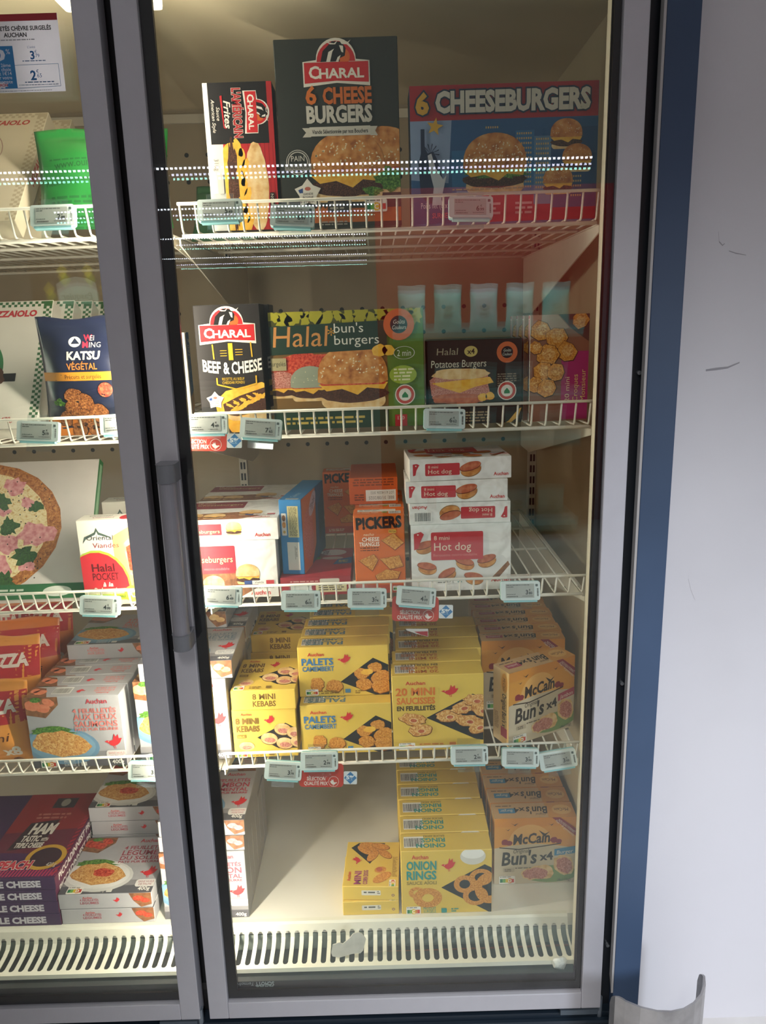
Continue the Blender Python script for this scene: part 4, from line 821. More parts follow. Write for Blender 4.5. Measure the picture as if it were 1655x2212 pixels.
kind('cb_lie', (.186, .15, .041), WB, {'front': (art_cheeseb_edge(.186, .041), 0), 'top': (art_cheeseb(.186, .15), 0)})
kind('tip_blue', (.043, .185, .145), '2f78ae', {'front': (art_tip_blue_end(.043, .145), 0), 'right': (art_tip_blue(.185, .145), 0), 'top': (art_tip_top(.043, .185), 0)})
kind('tip_red', (.132, .185, .036), '9c2a32', {'front': (art_tip_red_edge(.132, .036), 0), 'top': (art_tip_red(.132, .185), 0)})
OR = 'd9691e'
kind('pick', (.094, .05, .152), OR, {'front': (art_pickers(.094, .152), 0), 'top': (art_pickers_top(.094, .05), 0)})
kind('pick_lie', (.094, .152, .053), 'c4561c', {'front': (art_pickers_end(.094, .053), 1)})
kind('hd_stand', (.186, .04, .130), WB, {'front': (art_hotdog(.186, .130), 0)})
kind('hd_lie', (.186, .122, .0405), WB, {'front': (art_hotdog_edge(.186, .0405), 0), 'top': (art_hotdog(.186, .122), 0)})
kind('hd_lie_turned', (.186, .122, .0405), WB, {'front': (art_hotdog_rear(.186, .0405), 1), 'top': (art_hotdog(.186, .122), 1)})
kind('kebab_stand', (.126, .05, .104), YEL, {'front': (aff(art_kebab, 0, 0, 1, 1.1, .126, .104), 0), 'top': (edge_barcode(.126, .05, ('8 MINI', 'KEBABS'), ('7a5a24', '7a5a24')), 1)})
kind('kebab_lie', (.126, .145, .042), YEL, {'front': (art_kebab_edge(.126, .042), 0), 'top': (aff(art_kebab, 0, 0, 1, 1.55, .126, .145), 0)})
kind('palets', (.18, .049, .107), YEL, {'front': (aff(art_palets, 0, 0, 1, .92, .18, .107), 0), 'top': (edge_barcode(.18, .049, ('PALETS', 'CAMEMBERT'), ('5a7a86', '5a7a86'), tx=50, hs=(1.15, .7)), 1)})
kind('saucisses', (.18, .058, .163), YEL, {'front': (aff(art_saucisses, 0, 0, 1, .82, .18, .163), 0), 'top': (edge_barcode(.18, .058, ('20 MINI', 'SAUCISSES', 'EN FEUILLETÉS'), ('c2702c', 'c2702c', '6a5430'), tx=52, hs=(1.1, 1, .7)), 1)})
kind('onion', (.192, .057, .155), YEL, {'front': (aff(art_onion, 0, 0, 1, 1.18, .192, .155), 0), 'top': (edge_barcode(.192, .057, ('ONION', 'RINGS', 'SAUCE AÏOLI'), ('2f9188', '2f9188', '8c7a34'), tx=50, hs=(1.15, 1.15, .5)), 1)})
kind('corndog', (.12, .145, .034), YEL, {'front': (art_edge_plain(.12, .034), 0), 'top': (art_corndog(.12, .145), 0)})
PK, BL = 'b0475c', '3f86b4'
kind('mc_front', (.166, .052, .160), 'd3ba94', {'front': (aff(art_mccain, 0, 0, 1, 1.04, .166, .160, 'Jambon', PK), 0), 'top': (art_mccain_top(.166, .052, PK, 'Jambon'), 1), 'left': (art_mccain_side(.052, .160), 0)})
kind('mc_ham', (.18, .044, .162), 'd3ba94', {'front': (art_mccain(.18, .162, 'Jambon', PK), 0), 'top': (art_mccain_top(.18, .044, PK, 'Jambon'), 1)})
kind('mc_burger', (.18, .054, .168), 'd3ba94', {'front': (aff(art_mccain, 0, 0, 1, 1.02, .18, .168, 'Burger', BL), 0), 'top': (art_mccain_top(.18, .054, BL, 'Burger'), 1), 'left': (art_mccain_side(.054, .168), 0)})
SV = 'aeacae'
def feuil(key, lines, colr, fill, w, hs, hl, dl, plate='6f93ad', stamp=('SANS HUILE', 'DE PALME')):
    wd = ('4 FEUILLETÉS', lines[1][0])
    kind(key+'_stand', (w, .046, hs), SV, {'front': (art_feuil(w, hs, lines, colr, fill, plate, stamp=stamp), 0), 'top': (edge_feuil(w, .046, wd, colr, fill), 1)})
    kind(key+'_lie', (w, dl, hl), SV, {'front': (art_edge_auchan(w, hl, wd, colr, fill), 0), 'top': (aff(art_feuil, 0, 0, 1, dl/w/.82, w, dl, lines, colr, fill, plate, True, stamp), 0)})
def edge_feuil(w, h, words, colr, fill):
    a = Art(w, h); H = a.H; auchan(a, 12, H*.3, H*.13)
    for i, t in enumerate(words): a.text(t, 8, H*(.55+.22*i), H*.17, colr, w=22, b=.02)
    bird(a, 44, H*.5, H*.4); barcode(a, 54, H*.25, 20, H*.6); a.poly([(76, 0), (100, 0), (100, H), (84, H*.8)], 'wood'); a.many([lump(87, H*.45, 7, H*.22, seed=4), lump(94, H*.6, 5, H*.2, seed=5)], fill); return a
feuil('saumon', L_SAU, 'd9776e', 'salmon', .184, .152, .034, .17)
feuil('chevre', L_CHE, '7a8a96', 'bunp', .18, .172, .037, .168)
feuil('jambon', L_JAM, 'c04a5c', 'ham', .18, .163, .036, .182, stamp=('VIANDE DE PORC', 'ORIGINE FRANCE'))
feuil('legumes', L_LEG, 'a84a58', 'tomato', .198, .15, .0365, .185, plate='d8d6d2')
kind('pizz_beige', (.30, .035, .30), 'cbbfa6', {'front': (art_pizz1(.30, .30), 0), 'right': (art_pizz_side(.035, .30), 0)})
kind('pizz_white', (.28, .035, .27), 'dcd7ca', {'front': (art_pizz2(.28, .27), 0)})
kind('pizza_long', (.30, .022, .285), 'd2cbc4', {'front': (art_pizza3(.30, .285), 0), 'right': ((lambda a: (a.rect(0, 0, 100, a.H, '2f7a3e'), a.rect(30, 40, 50, a.H*.5, '8fb890'), a)[-1])(Art(.022, .285)), 0)})
kind('pocket', (.105, .045, .163), 'e2dcce', {'front': (art_pocket(.105, .163), 0), 'top': (art_pocket_top(.105, .045), 0)})
kind('purple', (.30, .30, .0292), '43264f', {'front': (aff(art_purple_edge, 30, 0, .72, 1, .30, .0292), 0), 'top': (aff(art_purple, 42, 0, .58, 1, .30, .30), 0), 'right': (art_purple_side(.30, .0292), 0)})

# ================================================================== filling the shelves
BOX = 'frozen food box'
def on(i, key, name, label, x, y, up=0., group=None, rz=0, rx=0, cat='box'):
    """stand a box on shelf i, or at height `up` above the deck"""
    if x < -.05 and i < 4: y -= .008
    return put(key, name, label, cat, x, y, dz(i, x)+up, rz, group, ry=0 if i == 4 else (-.006 if x > .03 else -.010), rx=rx)
# top shelf
on(0, 'american', 'hot_dog_box', 'narrow black and red box standing on end with hot dog and fries picture', .157, .120)
on(0, 'cheese_burgers', 'burger_box', 'tall dark grey box of six cheese burgers with red bull-head emblem', .3185, .122)
on(0, 'six_cheeseburgers', 'burger_box', 'wide blue box of six cheeseburgers with red title band and city skyline', .590, .122)
# second shelf
on(1, 'beef', 'sandwich_box', 'black beef and cheese sandwich box with red emblem and gold lines', .1135, .120)
on(1, 'beef', 'sandwich_box', 'black sandwich box hidden behind the beef and cheese box', .121, .184)
on(1, 'blue360', 'frozen_food_box', 'blue and white box seen edge-on beside the beef and cheese box', -.052, .172)
on(1, 'halal_buns', 'burger_box', 'wide green and dark box of halal buns burgers with big burger picture', .3185, .128)
on(1, 'potatoes', 'burger_box', 'low dark brown box of halal potatoes burgers, foremost of two', .543, .130)
on(1, 'potatoes', 'burger_box', 'low dark brown box of halal potatoes burgers, behind its twin', .549, .196)
for k in range(4):
    on(1, 'croque', 'snack_box', 'thin box of mini croques monsieur, %s' % ORD[k], .692-.0065*k, .128+.024*k, group='mini croques monsieur boxes')
# third shelf
for k in range(4):
    on(2, 'cb_stand', 'mini_burger_box', 'white and maroon mini cheeseburgers box standing upright, %s' % ORD[k], .080, .121+.0615*k, group='upright mini cheeseburgers boxes')
on(2, 'cb_lie', 'mini_burger_box', 'white and maroon mini cheeseburgers box lying flat on the upright ones, foremost', .086, .119, .1125, group='flat mini cheeseburgers boxes')
on(2, 'cb_lie', 'mini_burger_box', 'white and maroon mini cheeseburgers box lying flat behind another flat one', .092, .274, .1125, rz=-.04, group='flat mini cheeseburgers boxes')
on(2, 'tip_red', 'crepe_box', 'red flat box lying under the tilted blue box', .243, .121, 0)
on(2, 'tip_blue', 'crepe_box', 'blue box standing on its narrow side on top of a red flat box', .201, .140, .0365, rz=-.15)
for k in range(4):
    on(2, 'pick', 'cheese_triangle_box', 'orange cheese triangles box standing in the row beside hot dog boxes, %s' % ORD[k], .3655+.002*(k % 2), .121+.0525*k, group='orange cheese triangles boxes in a row')
on(2, 'pick_lie', 'cheese_triangle_box', 'orange box lying on top of the upright cheese triangles boxes, end label upside down', .356, .205, .1525)
on(2, 'pick', 'cheese_triangle_box', 'orange cheese triangles box standing alone at the back behind the blue box', .279, .56)
for k in range(3):
    on(2, 'hd_stand', 'mini_hot_dog_box', 'white and red mini hot dog box standing upright, %s' % ORD[k], .517, .121+.0415*k, group='upright mini hot dog boxes')
on(2, 'hd_lie_turned', 'mini_hot_dog_box', 'mini hot dog box lying upside down with barcode, lowest flat one of its stack', .5145, .121, .1305)
on(2, 'hd_lie', 'mini_hot_dog_box', 'mini hot dog box lying flat, middle one of three flat boxes', .509, .120, .1715)
on(2, 'hd_lie', 'mini_hot_dog_box', 'mini hot dog box lying slightly askew, topmost of its stack', .5165, .122, .2125, rz=.05)
# fourth shelf
for k in range(5):
    on(3, 'chevre_stand', 'pastry_box', 'pale goat cheese pastry box standing upright, %s' % ORD[k], -.029, .118+.048*k, group='upright goat cheese pastry boxes')
on(3, 'chevre_lie', 'pastry_box', 'grey goat cheese pastry box lying flat on the upright ones, foremost', -.016, .118, .1725, rz=.02, group='flat goat cheese pastry boxes')
on(3, 'chevre_lie', 'pastry_box', 'grey goat cheese pastry box lying flat behind the foremost flat one, lower', -.018, .292, .1725, group='flat goat cheese pastry boxes')
on(3, 'chevre_lie', 'pastry_box', 'grey goat cheese pastry box lying flat on top of another flat one at the back', -.056, .294, .21, group='flat goat cheese pastry boxes')
for k in range(3):
    on(3, 'kebab_stand', 'mini_kebab_box', 'yellow mini kebabs box standing upright, %s' % ORD[k], .1285, .122+.052*k, group='upright mini kebabs boxes')
on(3, 'kebab_lie', 'mini_kebab_box', 'yellow mini kebabs box lying flat on the upright ones', .130, .119, .1045)
for k in range(4):
    on(3, 'kebab_lie', 'mini_kebab_box', 'yellow mini kebabs box lying in the stack at the back, %s' % ('lowest', 'second from the deck', 'third from the deck', 'topmost')[k], .133+.003*(k % 2), .34, .0425*k, group='mini kebabs boxes stacked at the back')
for k in range(5):
    on(3, 'palets', 'camembert_bites_box', 'yellow camembert bites box in the lower row, %s' % ORD[k], .289, .126+.0505*k, group='camembert bites boxes, lower row')
for k in range(5):
    on(3, 'palets', 'camembert_bites_box', 'yellow camembert bites box in the upper row, %s' % ORD[k], (.2865, .289, .291, .2985, .2935)[k], .160+.0515*k+(.006 if k > 2 else 0), .1075, group='camembert bites boxes, upper row')
for k in range(5):
    on(3, 'saucisses', 'sausage_pastry_box', 'yellow mini sausage pastry box, %s' % ORD[k], (.4715, .4745, .4825, .4845, .487)[k], .126+.0605*k, group='mini sausage pastry boxes')
cx, cy, a = .611, .126, math.radians(27)
on(3, 'mc_front', 'stuffed_bun_box', 'orange stuffed buns box standing turned in front of its row', cx+.083*math.cos(a), cy+.083*math.sin(a), 0, rz=a)
for k in range(6):
    on(3, 'mc_ham', 'stuffed_bun_box', 'orange stuffed buns box in the row behind the turned one, %s' % ORD[k], .668+.003*(k % 2), .282+.0462*k, group='stuffed buns boxes behind the turned one')
# freezer floor
for k in range(6):
    on(4, 'jambon_stand', 'pastry_box', 'pale ham and cheese pastry box standing upright on the freezer floor, %s' % ORD[k], -.027, .147+.0475*k, group='upright ham pastry boxes')
for j in range(2):
    for k in range(2):
        on(4, 'jambon_lie', 'pastry_box', 'grey ham and cheese pastry box lying flat, %s and %s' % (('in the front stack', 'in the rear stack')[j], ('lower', 'upper')[k]), -.026-.004*j+.003*k, .150+.19*j, .1635+.0365*k, group='flat ham pastry boxes')
on(4, 'corndog', 'mini_corn_dog_box', 'yellow mini corn dog box lying on the freezer floor under its twin', .3245, .143)
on(4, 'corndog', 'mini_corn_dog_box', 'yellow mini corn dog box lying slightly turned on top of its twin', .3245, .146, .0345, rz=-.05)
for k in range(6):
    on(4, 'onion', 'onion_ring_box', 'yellow onion rings box, %s' % ORD[k], (.4865, .488, .4885, .486, .487, .486)[k], .142+.0605*k, group='onion rings boxes')
for k in range(4):
    on(4, 'mc_burger', 'stuffed_bun_box', 'orange stuffed buns box with blue burger ribbon, %s' % ORD[k], (.690, .6885, .687, .6855)[k], .224+.0575*k, group='stuffed buns boxes with blue ribbon')
# bay behind the other door
def lean(i, key, name, label, x, y, deg, group=None):
    d = KIND[key][0][1]; t = math.radians(deg)
    o = on(i, key, name, label, x, y, d*math.sin(t)+.0005, rx=-t, group=group)
    return o
lean(0, 'pizz_beige', 'pizza_box', 'beige pizza box leaning back with checkered border, foremost of two', -.374, .115, 44)
lean(0, 'pizz_beige', 'pizza_box', 'beige pizza box leaning back behind another beige one', -.352, .170, 44)
for k in range(4):
    lean(1, 'pizz_white', 'pizza_box', 'white pizza box leaning back with green checkered border, %s' % ORD[k], -.376+.019*k+(.004 if k else 0), .118+.0445*k, 34, 'leaning white pizza boxes')
lean(2, 'pizza_long', 'pizza_box', 'leaning box with big ham and spinach pizza picture and green edge', -.338, .120, 34)
on(2, 'pocket', 'pocket_sandwich_box', 'white and red box of halal pocket sandwiches, foremost of two', -.132, .113)
on(2, 'pocket', 'pocket_sandwich_box', 'white and red box of halal pocket sandwiches, standing behind its twin', -.137, .262)
for k in range(6):
    on(3, 'saumon_stand', 'pastry_box', 'silver salmon pastry box standing upright, %s' % ORD[k], -.236+.002*(k % 2), .116+.0475*k, group='upright salmon pastry boxes')
on(3, 'saumon_lie', 'pastry_box', 'silver salmon pastry box lying flat on the upright ones', -.216, .285, .1525)
for k in range(4):
    on(4, 'purple', 'pizza_box', 'purple triple cheese pizza box, %s' % ('lowest of its stack', 'second from the bottom of its stack', 'third from the bottom of its stack', 'topmost of its stack')[k], (-.487, -.488, -.489, -.4875)[k], .139, .0297*k, group='stacked purple pizza boxes')
for k in range(2):
    on(4, 'legumes_lie', 'pastry_box', 'grey vegetable pastry box lying in the front stack, %s' % ('lower', 'upper')[k], -.2365-.002*k, .141, .0370*k, group='flat vegetable pastry boxes')
for k in range(4):
    on(4, 'legumes_lie', 'pastry_box', 'grey vegetable pastry box lying in the rear stack, %s' % ('lowest', 'second from the bottom', 'third from the bottom', 'topmost')[k], -.2335-.002*(k % 2), .335, .0370*k, group='flat vegetable pastry boxes')

# ------------------------------------------------------------------ bags
def bag(name, label, w, h, t, foil, art, loc, rz=0, rx=0, seed=1, crimp=.014, back=True):
    rs = random.Random(seed); ph = [rs.random()*6 for _ in range(6)]
    def bulge(x, z):
        u = min(1, abs(2*x/w)); v = max(0, min(1, (z-crimp)/(h-2*crimp)))
        base = t/2*(1-u**3)*max(0, 1-abs(2*v-1)**3.2)**.8*(1.12-.3*v)
        wr = .0016*math.sin(60*x+25*z+ph[0])*math.sin(38*z-20*x+ph[1])+.0011*math.sin(110*z+ph[2]+70*x)
        return -(base+wr*(1-u**6)*(1 if crimp < z < h-crimp else .25))
    nx, nz = 26, 34; mb = MB(); V = []
    for sgn in (1, -1):
        for j in range(nz+1):
            for i in range(nx+1):
                x = -w/2+w*i/nx; z = h*j/nz; xx = x*(1-.05*math.sin(PI*j/nz)); zz = z
                V.append((xx, bulge(x, z)*sgn-(.0004*sgn), zz+(.003*math.sin(9*x/w+ph[3]) if j == nz else 0)))
    n1 = (nx+1)*(nz+1); F = []
    for j in range(nz):
        for i in range(nx):
            q = j*(nx+1)+i; F.append((q, q+1, q+nx+2, q+nx+1)); F.append((n1+q, n1+q+nx+1, n1+q+nx+2, n1+q+1))
    ring = [i for i in range(nx)]+[nx+j*(nx+1) for j in range(nz)]+[nz*(nx+1)+nx-i for i in range(nx)]+[(nz-j)*(nx+1) for j in range(nz)]
    for a_, b_ in zip(ring, ring[1:]+ring[:1]): F.append((a_, a_+n1, b_+n1, b_))
    mb.add(V, F, foil); o = mb.build(name, None, smooth=True); o.location = loc; o.rotation_euler = (rx, 0, rz)
    me = art.mesh(name+'_print', 'front', (w, 0, h), warp=lambda x, z: bulge(x, z))
    for v in me.vertices: v.co.x *= (1-.05*math.sin(PI*max(0, min(1, v.co.z/h))))
    me.polygons.foreach_set('use_smooth', [True]*len(me.polygons)); link('front_print', me, o)
    return tag(o, label, 'bag')
def foil(hexc, rough=.28):
    k = ('foil', hexc)
    if k not in MATS:
        m_ = noisy('foil_'+hexc, [hexc, hexc], 20, rough=rough, bump=.25); m_.node_tree.nodes['Principled BSDF'].inputs['Specular IOR Level'].default_value = .6; MATS[k] = m_
    return MATS[k]
ag = Art(.222, .165); ag.text('www.oummi.com', 14, 32, 6, '1c4a24', w=52, rot=-.08); ag.text('Méthode de préparation', 6, 44, 4, '1c4a24', w=46, rot=-.08); ag.fine(10, 52, 60, 8, 3.4, '1f5a2a'); ag.fine(10, 24, 40, 1, 2.4, '1f5a2a')
bag('frozen_food_bag', 'bright green plastic bag lying askew beside the beige pizza boxes', .222, .165, .05, foil('21702e'), ag, (-.086, .150, dz(0, -.1)+.012), rz=.10, rx=-.18, seed=3)
ag2 = Art(.12, .10); ag2.text('oas', 20, 60, 12, '6a2a2a', w=30)
bag('frozen_food_bag', 'dark green bag lying low behind the narrow hot dog box', .13, .12, .05, foil('2f5a36'), ag2, (.085, .30, dz(0, .08)+.004), rz=-.1, rx=-.5, seed=9)
ak = Art(.165, .215)
ak.poly([(0, 62), (100, 62), (100, 71), (0, 71)], 'd8902c'); ak.text('Précuits et surgelés', 27, 69, 4.4, '4a2c14', w=40); ak.rect(0, 112, 100, 22, 'cf7a2c')
ak.ell(41, 31, 6.4, 5.4, 'cfccc6'); ak.poly([(37, 33), (41, 27), (46, 33)], '1f2438'); ak.text('W', 50, 30, 6, 'c8344a', b=.04); ak.text('EI', 57, 30, 5.4, 'd8d4cc', sh=.1); ak.text('M', 49, 37, 6, 'c8344a', b=.04); ak.text('ING', 56, 37, 5.4, 'd8d4cc', sh=.1)
ak.text('KATSU', 31, 49, 8, 'ddd9d0', w=36, b=.04, sh=.12); ak.text('VÉGÉTAL', 30, 59.5, 6.6, 'cf8240', w=34, b=.02)
ak.ell(70, 81, 8.6, 8.6, '1a1a22'); ak.ell(70, 81, 7.6, 7.6, 'tomato')
food(ak, [lump(x, y, rx_, ry_, r, j=.12, seed=i) for i, (x, y, rx_, ry_, r) in enumerate(((33, 86, 10, 7, -.1), (32, 100, 9, 8, .1), (48, 95, 8, 11, -.5), (42, 111, 8, 10, .5), (60, 106, 9, 12, -.7), (22, 111, 7, 9, .3), (34, 124, 8, 8, 0), (50, 122, 8, 8, .4)))], 'katsu', '2c1a10')
ak.many([lump(18, 94, 6, 4, .3, j=.4, seed=3)], 'lettuce'); ak.line([(84, 100), (70, 126)], .8, '8a2c34'); ak.line([(86, 100), (74, 124)], .8, '8a2c34'); ak.text('300g', 60, 120, 4.6, '5a3214', w=13, al='c')
bag('frozen_food_bag', 'navy blue pouch of vegetarian katsu nuggets with orange stripe', .165, .205, .042, foil('20253c'), ak, (-.138, .128, dz(1, -.14)+.002), rz=.02, seed=5)
for k, (x, y, hh, tilt, rz) in enumerate(((-.428, .128, .175, -.05, .03), (-.432, .200, .235, -.12, -.06), (-.429, .285, .235, -.15, .06), (-.430, .375, .26, -.1, 0))):
    ai = Art(.19, hh); H = ai.H
    ai.poly([(0, 14), (100, 10), (100, 44), (0, 48)], 'b02c30'); ai.text('ITALPIZZA', 14, 36, 13, 'd9cfc4', w=76, b=.05, rot=-.06)
    ai.text('x8', 80, 82, 12, 'e0d8cc', al='c', b=.04); ai.many([lump(82, 92, 8, 6, seed=2)], 'wood'); ai.text('Mini', 50, 64, 9, '5a3018', w=30, sh=.3, rot=-.05); ai.many([lump(30, 86, 18, 10, .2, seed=4)], 'pizza')
    bag('frozen_pizza_bag', 'orange and red plastic bag of mini pizzas, %s' % ORD[k], .19, hh, .05, foil('d98f3e' if k < 2 else 'c9702c'), ai, (x, y, dz(3, x)+.003), rz=rz, rx=tilt, seed=20+k)['group'] = 'bags of mini pizzas standing in a row'

# ------------------------------------------------------------------ electronic price labels
M_CASE = card('d3dedb', .35); M_TEAL = card('8fc4c8', .35); M_LCD = card('a9aca6', .3); M_CLEAR = glassy('clear_plastic', (.93, .95, .95, 1), .07, .05)
_out = rr(-.0355, -.0172, .071, .0344, .004)
c_ = MB(); c_.prism(_out, 'y', -.004, .004, M_CASE); CASE = c_.build('case'); case_me = CASE.data; bpy.data.objects.remove(CASE)
c_ = MB(); c_.prism(rr(-.0357, -.0176, .0714, .0352, .0042), 'y', .0012, .0068, M_TEAL); c_.box(-.03, .03, -.004, .0066, -.0205, -.0168, M_TEAL); CASE = c_.build('case'); rim_me = CASE.data; bpy.data.objects.remove(CASE)
c_ = MB(); c_.box(-.027, .0245, -.0046, -.0041, -.0125, .013, M_LCD); CASE = c_.build('case'); lcd_me = CASE.data; bpy.data.objects.remove(CASE)
c_ = MB(); c_.prism([(.004, .0), (.006, -.0195), (.004, -.034), (.0048, -.034), (.0072, -.0195), (.0072, .03), (.006, .03)], 'x', -.022, .022, M_CLEAR); CASE = c_.build('case'); clip_me = CASE.data; bpy.data.objects.remove(CASE)
def price_label(px, py, price, ang, label, Y=.070, tilt=14):
    p = px_y(px, py, Y); o = link('price_label', case_me, None, p); o.rotation_euler = (-math.radians(tilt), math.radians(ang+1.5), 0)
    link('case_rim', rim_me, o); link('screen', lcd_me, o); link('holder_clip', clip_me, o)
    a = Art(.071, .0344); e, c = price.split(',')
    a.fine(14, 8.5, 58, 1, 3, '4c4f4d', seed=int(px)); a.fine(14, 13, 18, 1, 3, '4c4f4d', seed=int(px)+1); a.text(e, 69, 33, 11, '2c2f2f', al='r', b=.02); a.text(c, 70.5, 33, 6.4, '2c2f2f', b=.02); a.text('€', 71, 24, 4.4, '2c2f2f', b=.01); a.fine(14, 32, 24, 1, 2.6, '4c4f4d', seed=int(px)+2); barcode(a, 14, 36.5, 30, 3.4, seed=int(px)); a.items.pop(-2); a.fine(54, 37, 26, 1, 2.4, '4c4f4d', seed=int(px)+4)
    a.at(96, 10, 1, PI/2); barcode(a, 6, 0, 24, 5, seed=int(py)); a.items.pop(-2); a.at(); a.rect(88, 7, 6, 6, '55605e', 1)
    me = a.mesh('price_print', 'front', (.071, 0, .0344)); link('price_print', me, o, (0, -.0046, -.0172))
    return tag(o, label, 'price label', 'electronic price labels')
for q in [(115, 467, '2,89', -2, 'pale price label clipped to the top rail below the green bag'),
          (83, 932, '5,19', 2, 'pale price label clipped below the white pizza boxes'),
          (262, 916, '5,99', -4, 'pale price label at the rail end beside the navy pouch'),
          (216, 1308, '4,99', 2, 'pale price label clipped below the halal pocket box'),
          (318, 1664, '3,79', 0, 'pale price label clipped beside the silver salmon pastry boxes'),
          (475, 455, '5,49', -2, 'pale price label clipped below the narrow hot dog box'),
          (632, 468, '6,99', 2, 'pale price label clipped below the tall dark grey burger box'),
          (1017, 449, '6,99', 0, 'pale price label clipped below the wide blue cheeseburgers box'),
          (447, 916, '4,49', -1, 'pale price label clipped below the beef and cheese box'),
          (564, 926, '7,65', 4, 'pale price label clipped below the halal buns burgers box'),
          (960, 905, '6,62', 1, 'pale price label clipped below the potatoes burgers boxes'),
          (480, 1287, '6,49', 2, 'pale price label clipped below the mini cheeseburgers boxes'),
          (650, 1297, '6,19', 0, 'pale price label clipped below the flat red box'),
          (793, 1292, '3,74', 0, 'pale price label clipped below the orange cheese triangles boxes'),
          (899, 1289, '4,09', 5, 'pale price label in front of the red tag below the hot dog boxes'),
          (1124, 1276, '3,80', -1, 'pale price label on the rail where the shelf is empty'),
          (612, 1664, '3,79', 4, 'white price label hanging below the mini kebabs boxes'),
          (690, 1643, '2,99', -1, 'white price label in front of the red tag below the camembert bites'),
          (1014, 1631, '2,99', -1, 'pale price label clipped below the sausage pastry boxes'),
          (1124, 1636, '3,99', 1, 'pale price label clipped below the turned stuffed buns box'),
          (1205, 1640, '3,99', -10, 'pale price label hanging crooked at the end of the rail')]: price_label(*q)
M_TAG = card('cc4436', .4)
def promo_tag(px, py, label, w=.086, h=.046):
    p = px_y(px, py, .0775); c = MB(); c.prism(rr(-w/2, 0, w, h, .007), 'y', -.0004, .0004, M_TAG); o = c.build('promotion_tag'); o.location = p; o.rotation_euler = (-.24, math.radians(2.5), 0)
    a = Art(w, h); H = a.H; a.text('SÉLECTION', 38, H-15, 8, 'f0e4da', w=42, al='c', b=.02); a.text('QUALITÉ PRIX', 38, H-4.5, 8, 'f0e4da', w=54, al='c', b=.02); a.ring(78, H-13, 11, 11.8, 'f0e4da'); bird(a, 78, H-10, 17, 'f0e4da', mir=True)
    link('tag_print', a.mesh('promo_print', 'front', (w, 0, h)), o, (0, -.0004, 0))
    d = MB(); d.prism(rr(0, 0, .026, .025, .002), 'y', -.0003, .0003, card('e4e6e6', .4)); s_ = d.build('discount_square', o); s_.location = (w/2+.0005, 0, .006)
    b_ = Art(.026, .025); b_.poly([(50, 2), (98, 48), (50, 94), (2, 48)], '3f80b8'); b_.text('5%', 50, 58, 27, 'eef2f4', w=66, al='c', b=.05); b_.fine(24, 64, 52, 1, 7, 'a9c4da'); link('discount_print', b_.mesh('disc_print', 'front', (.026, 0, .025)), s_, (.013, -.0003, 0))
    return tag(o, label, 'promotion tag', 'red quality-price promotion tags')
promo_tag(897, 1342, 'red rounded promotion tag below the mini hot dog boxes')
promo_tag(694, 1700, 'red rounded promotion tag below the camembert bites boxes')
promo_tag(436, 974, 'red rounded promotion tag below the beef and cheese box')

# ------------------------------------------------------------------ sheet taped to the outside of the door
sx0, sx1, sz0, sz1 = -.232, -.0795, 1.8155, 1.9185
c = MB(); c.prism(rr(-(sx1-sx0)/2, 0, sx1-sx0, sz1-sz0, .0006), 'y', -.0003, .0, paper()); ps = c.build('promotion_sheet'); ps.location = ((sx0+sx1)/2, .0064, sz0); ps.rotation_euler = (0, -.004, 0)
tag(ps, 'white promotion sheet with red header stuck on the door glass', 'poster')
a = Art(sx1-sx0, sz1-sz0); H = a.H
a.rect(0, 0, 100, 6, 'a83038'); a.text('2024', 22, 5, 3, 'dca8a8', w=9); a.text('FEUILLETÉS CHÈVRE SURGELÉS', 62, 14, 3.6, '33343c', w=62, al='c', b=.03); a.text('AUCHAN', 58, 19.5, 3.6, '33343c', al='c', b=.03); a.fine(36, 21.5, 40, 1, 1.8, '9a9ca8')
a.rect(0, 27, 54, 37, '3a86be'); a.text('-30', 46, 39, 9, 'dfe6ee', w=28, al='r', b=.05); a.text('%', 47, 34, 4.4, 'dfe6ee')
for i, t in enumerate(('sur le 2ème', 'au choix', 'soit 1€14', 'sur votre', 'compte')): a.text(t, 50, 45+3.6*i, 3, 'dfe6ee', al='r', b=.01)
a.poly([(38+(8 if k % 2 else 5.5)*math.cos(PI*k/9), 61+(3.4 if k % 2 else 2.2)*math.sin(PI*k/9)) for k in range(18)], 'dfe2ea'); a.text('WAAOH', 38, 62, 2.4, 'b83a44', al='c', b=.03)
a.text("L'unité", 72, 29.5, 2, '5a80b0', al='c'); a.text('3', 70, 39, 7, '3a78b4', b=.03); a.text('79', 75, 37.6, 3, '3a78b4'); a.text('€', 74.6, 34, 2.6, '3a78b4'); a.fine(62, 40, 24, 1, 1.8, '7a94b8')
a.line([(54, 44), (96, 43.5), (96, 63), (54, 64)], .4, '6a90b8'); a.text('2', 68, 57, 8, '3a78b4', b=.03); a.text('65', 74.5, 55, 3.4, '3a78b4'); a.text('€', 74, 51, 2.8, '3a78b4'); a.fine(62, 58.5, 28, 1, 2, '7a94b8'); a.fine(56, 61, 38, 1, 1.4, 'a0aec4'); a.fine(4, 66, 84, 1, 1.2, '9a9ca8')
link('sheet_print', a.mesh('sheet_print', 'front', (sx1-sx0, 0, sz1-sz0)), ps, (0, -.0003, 0))

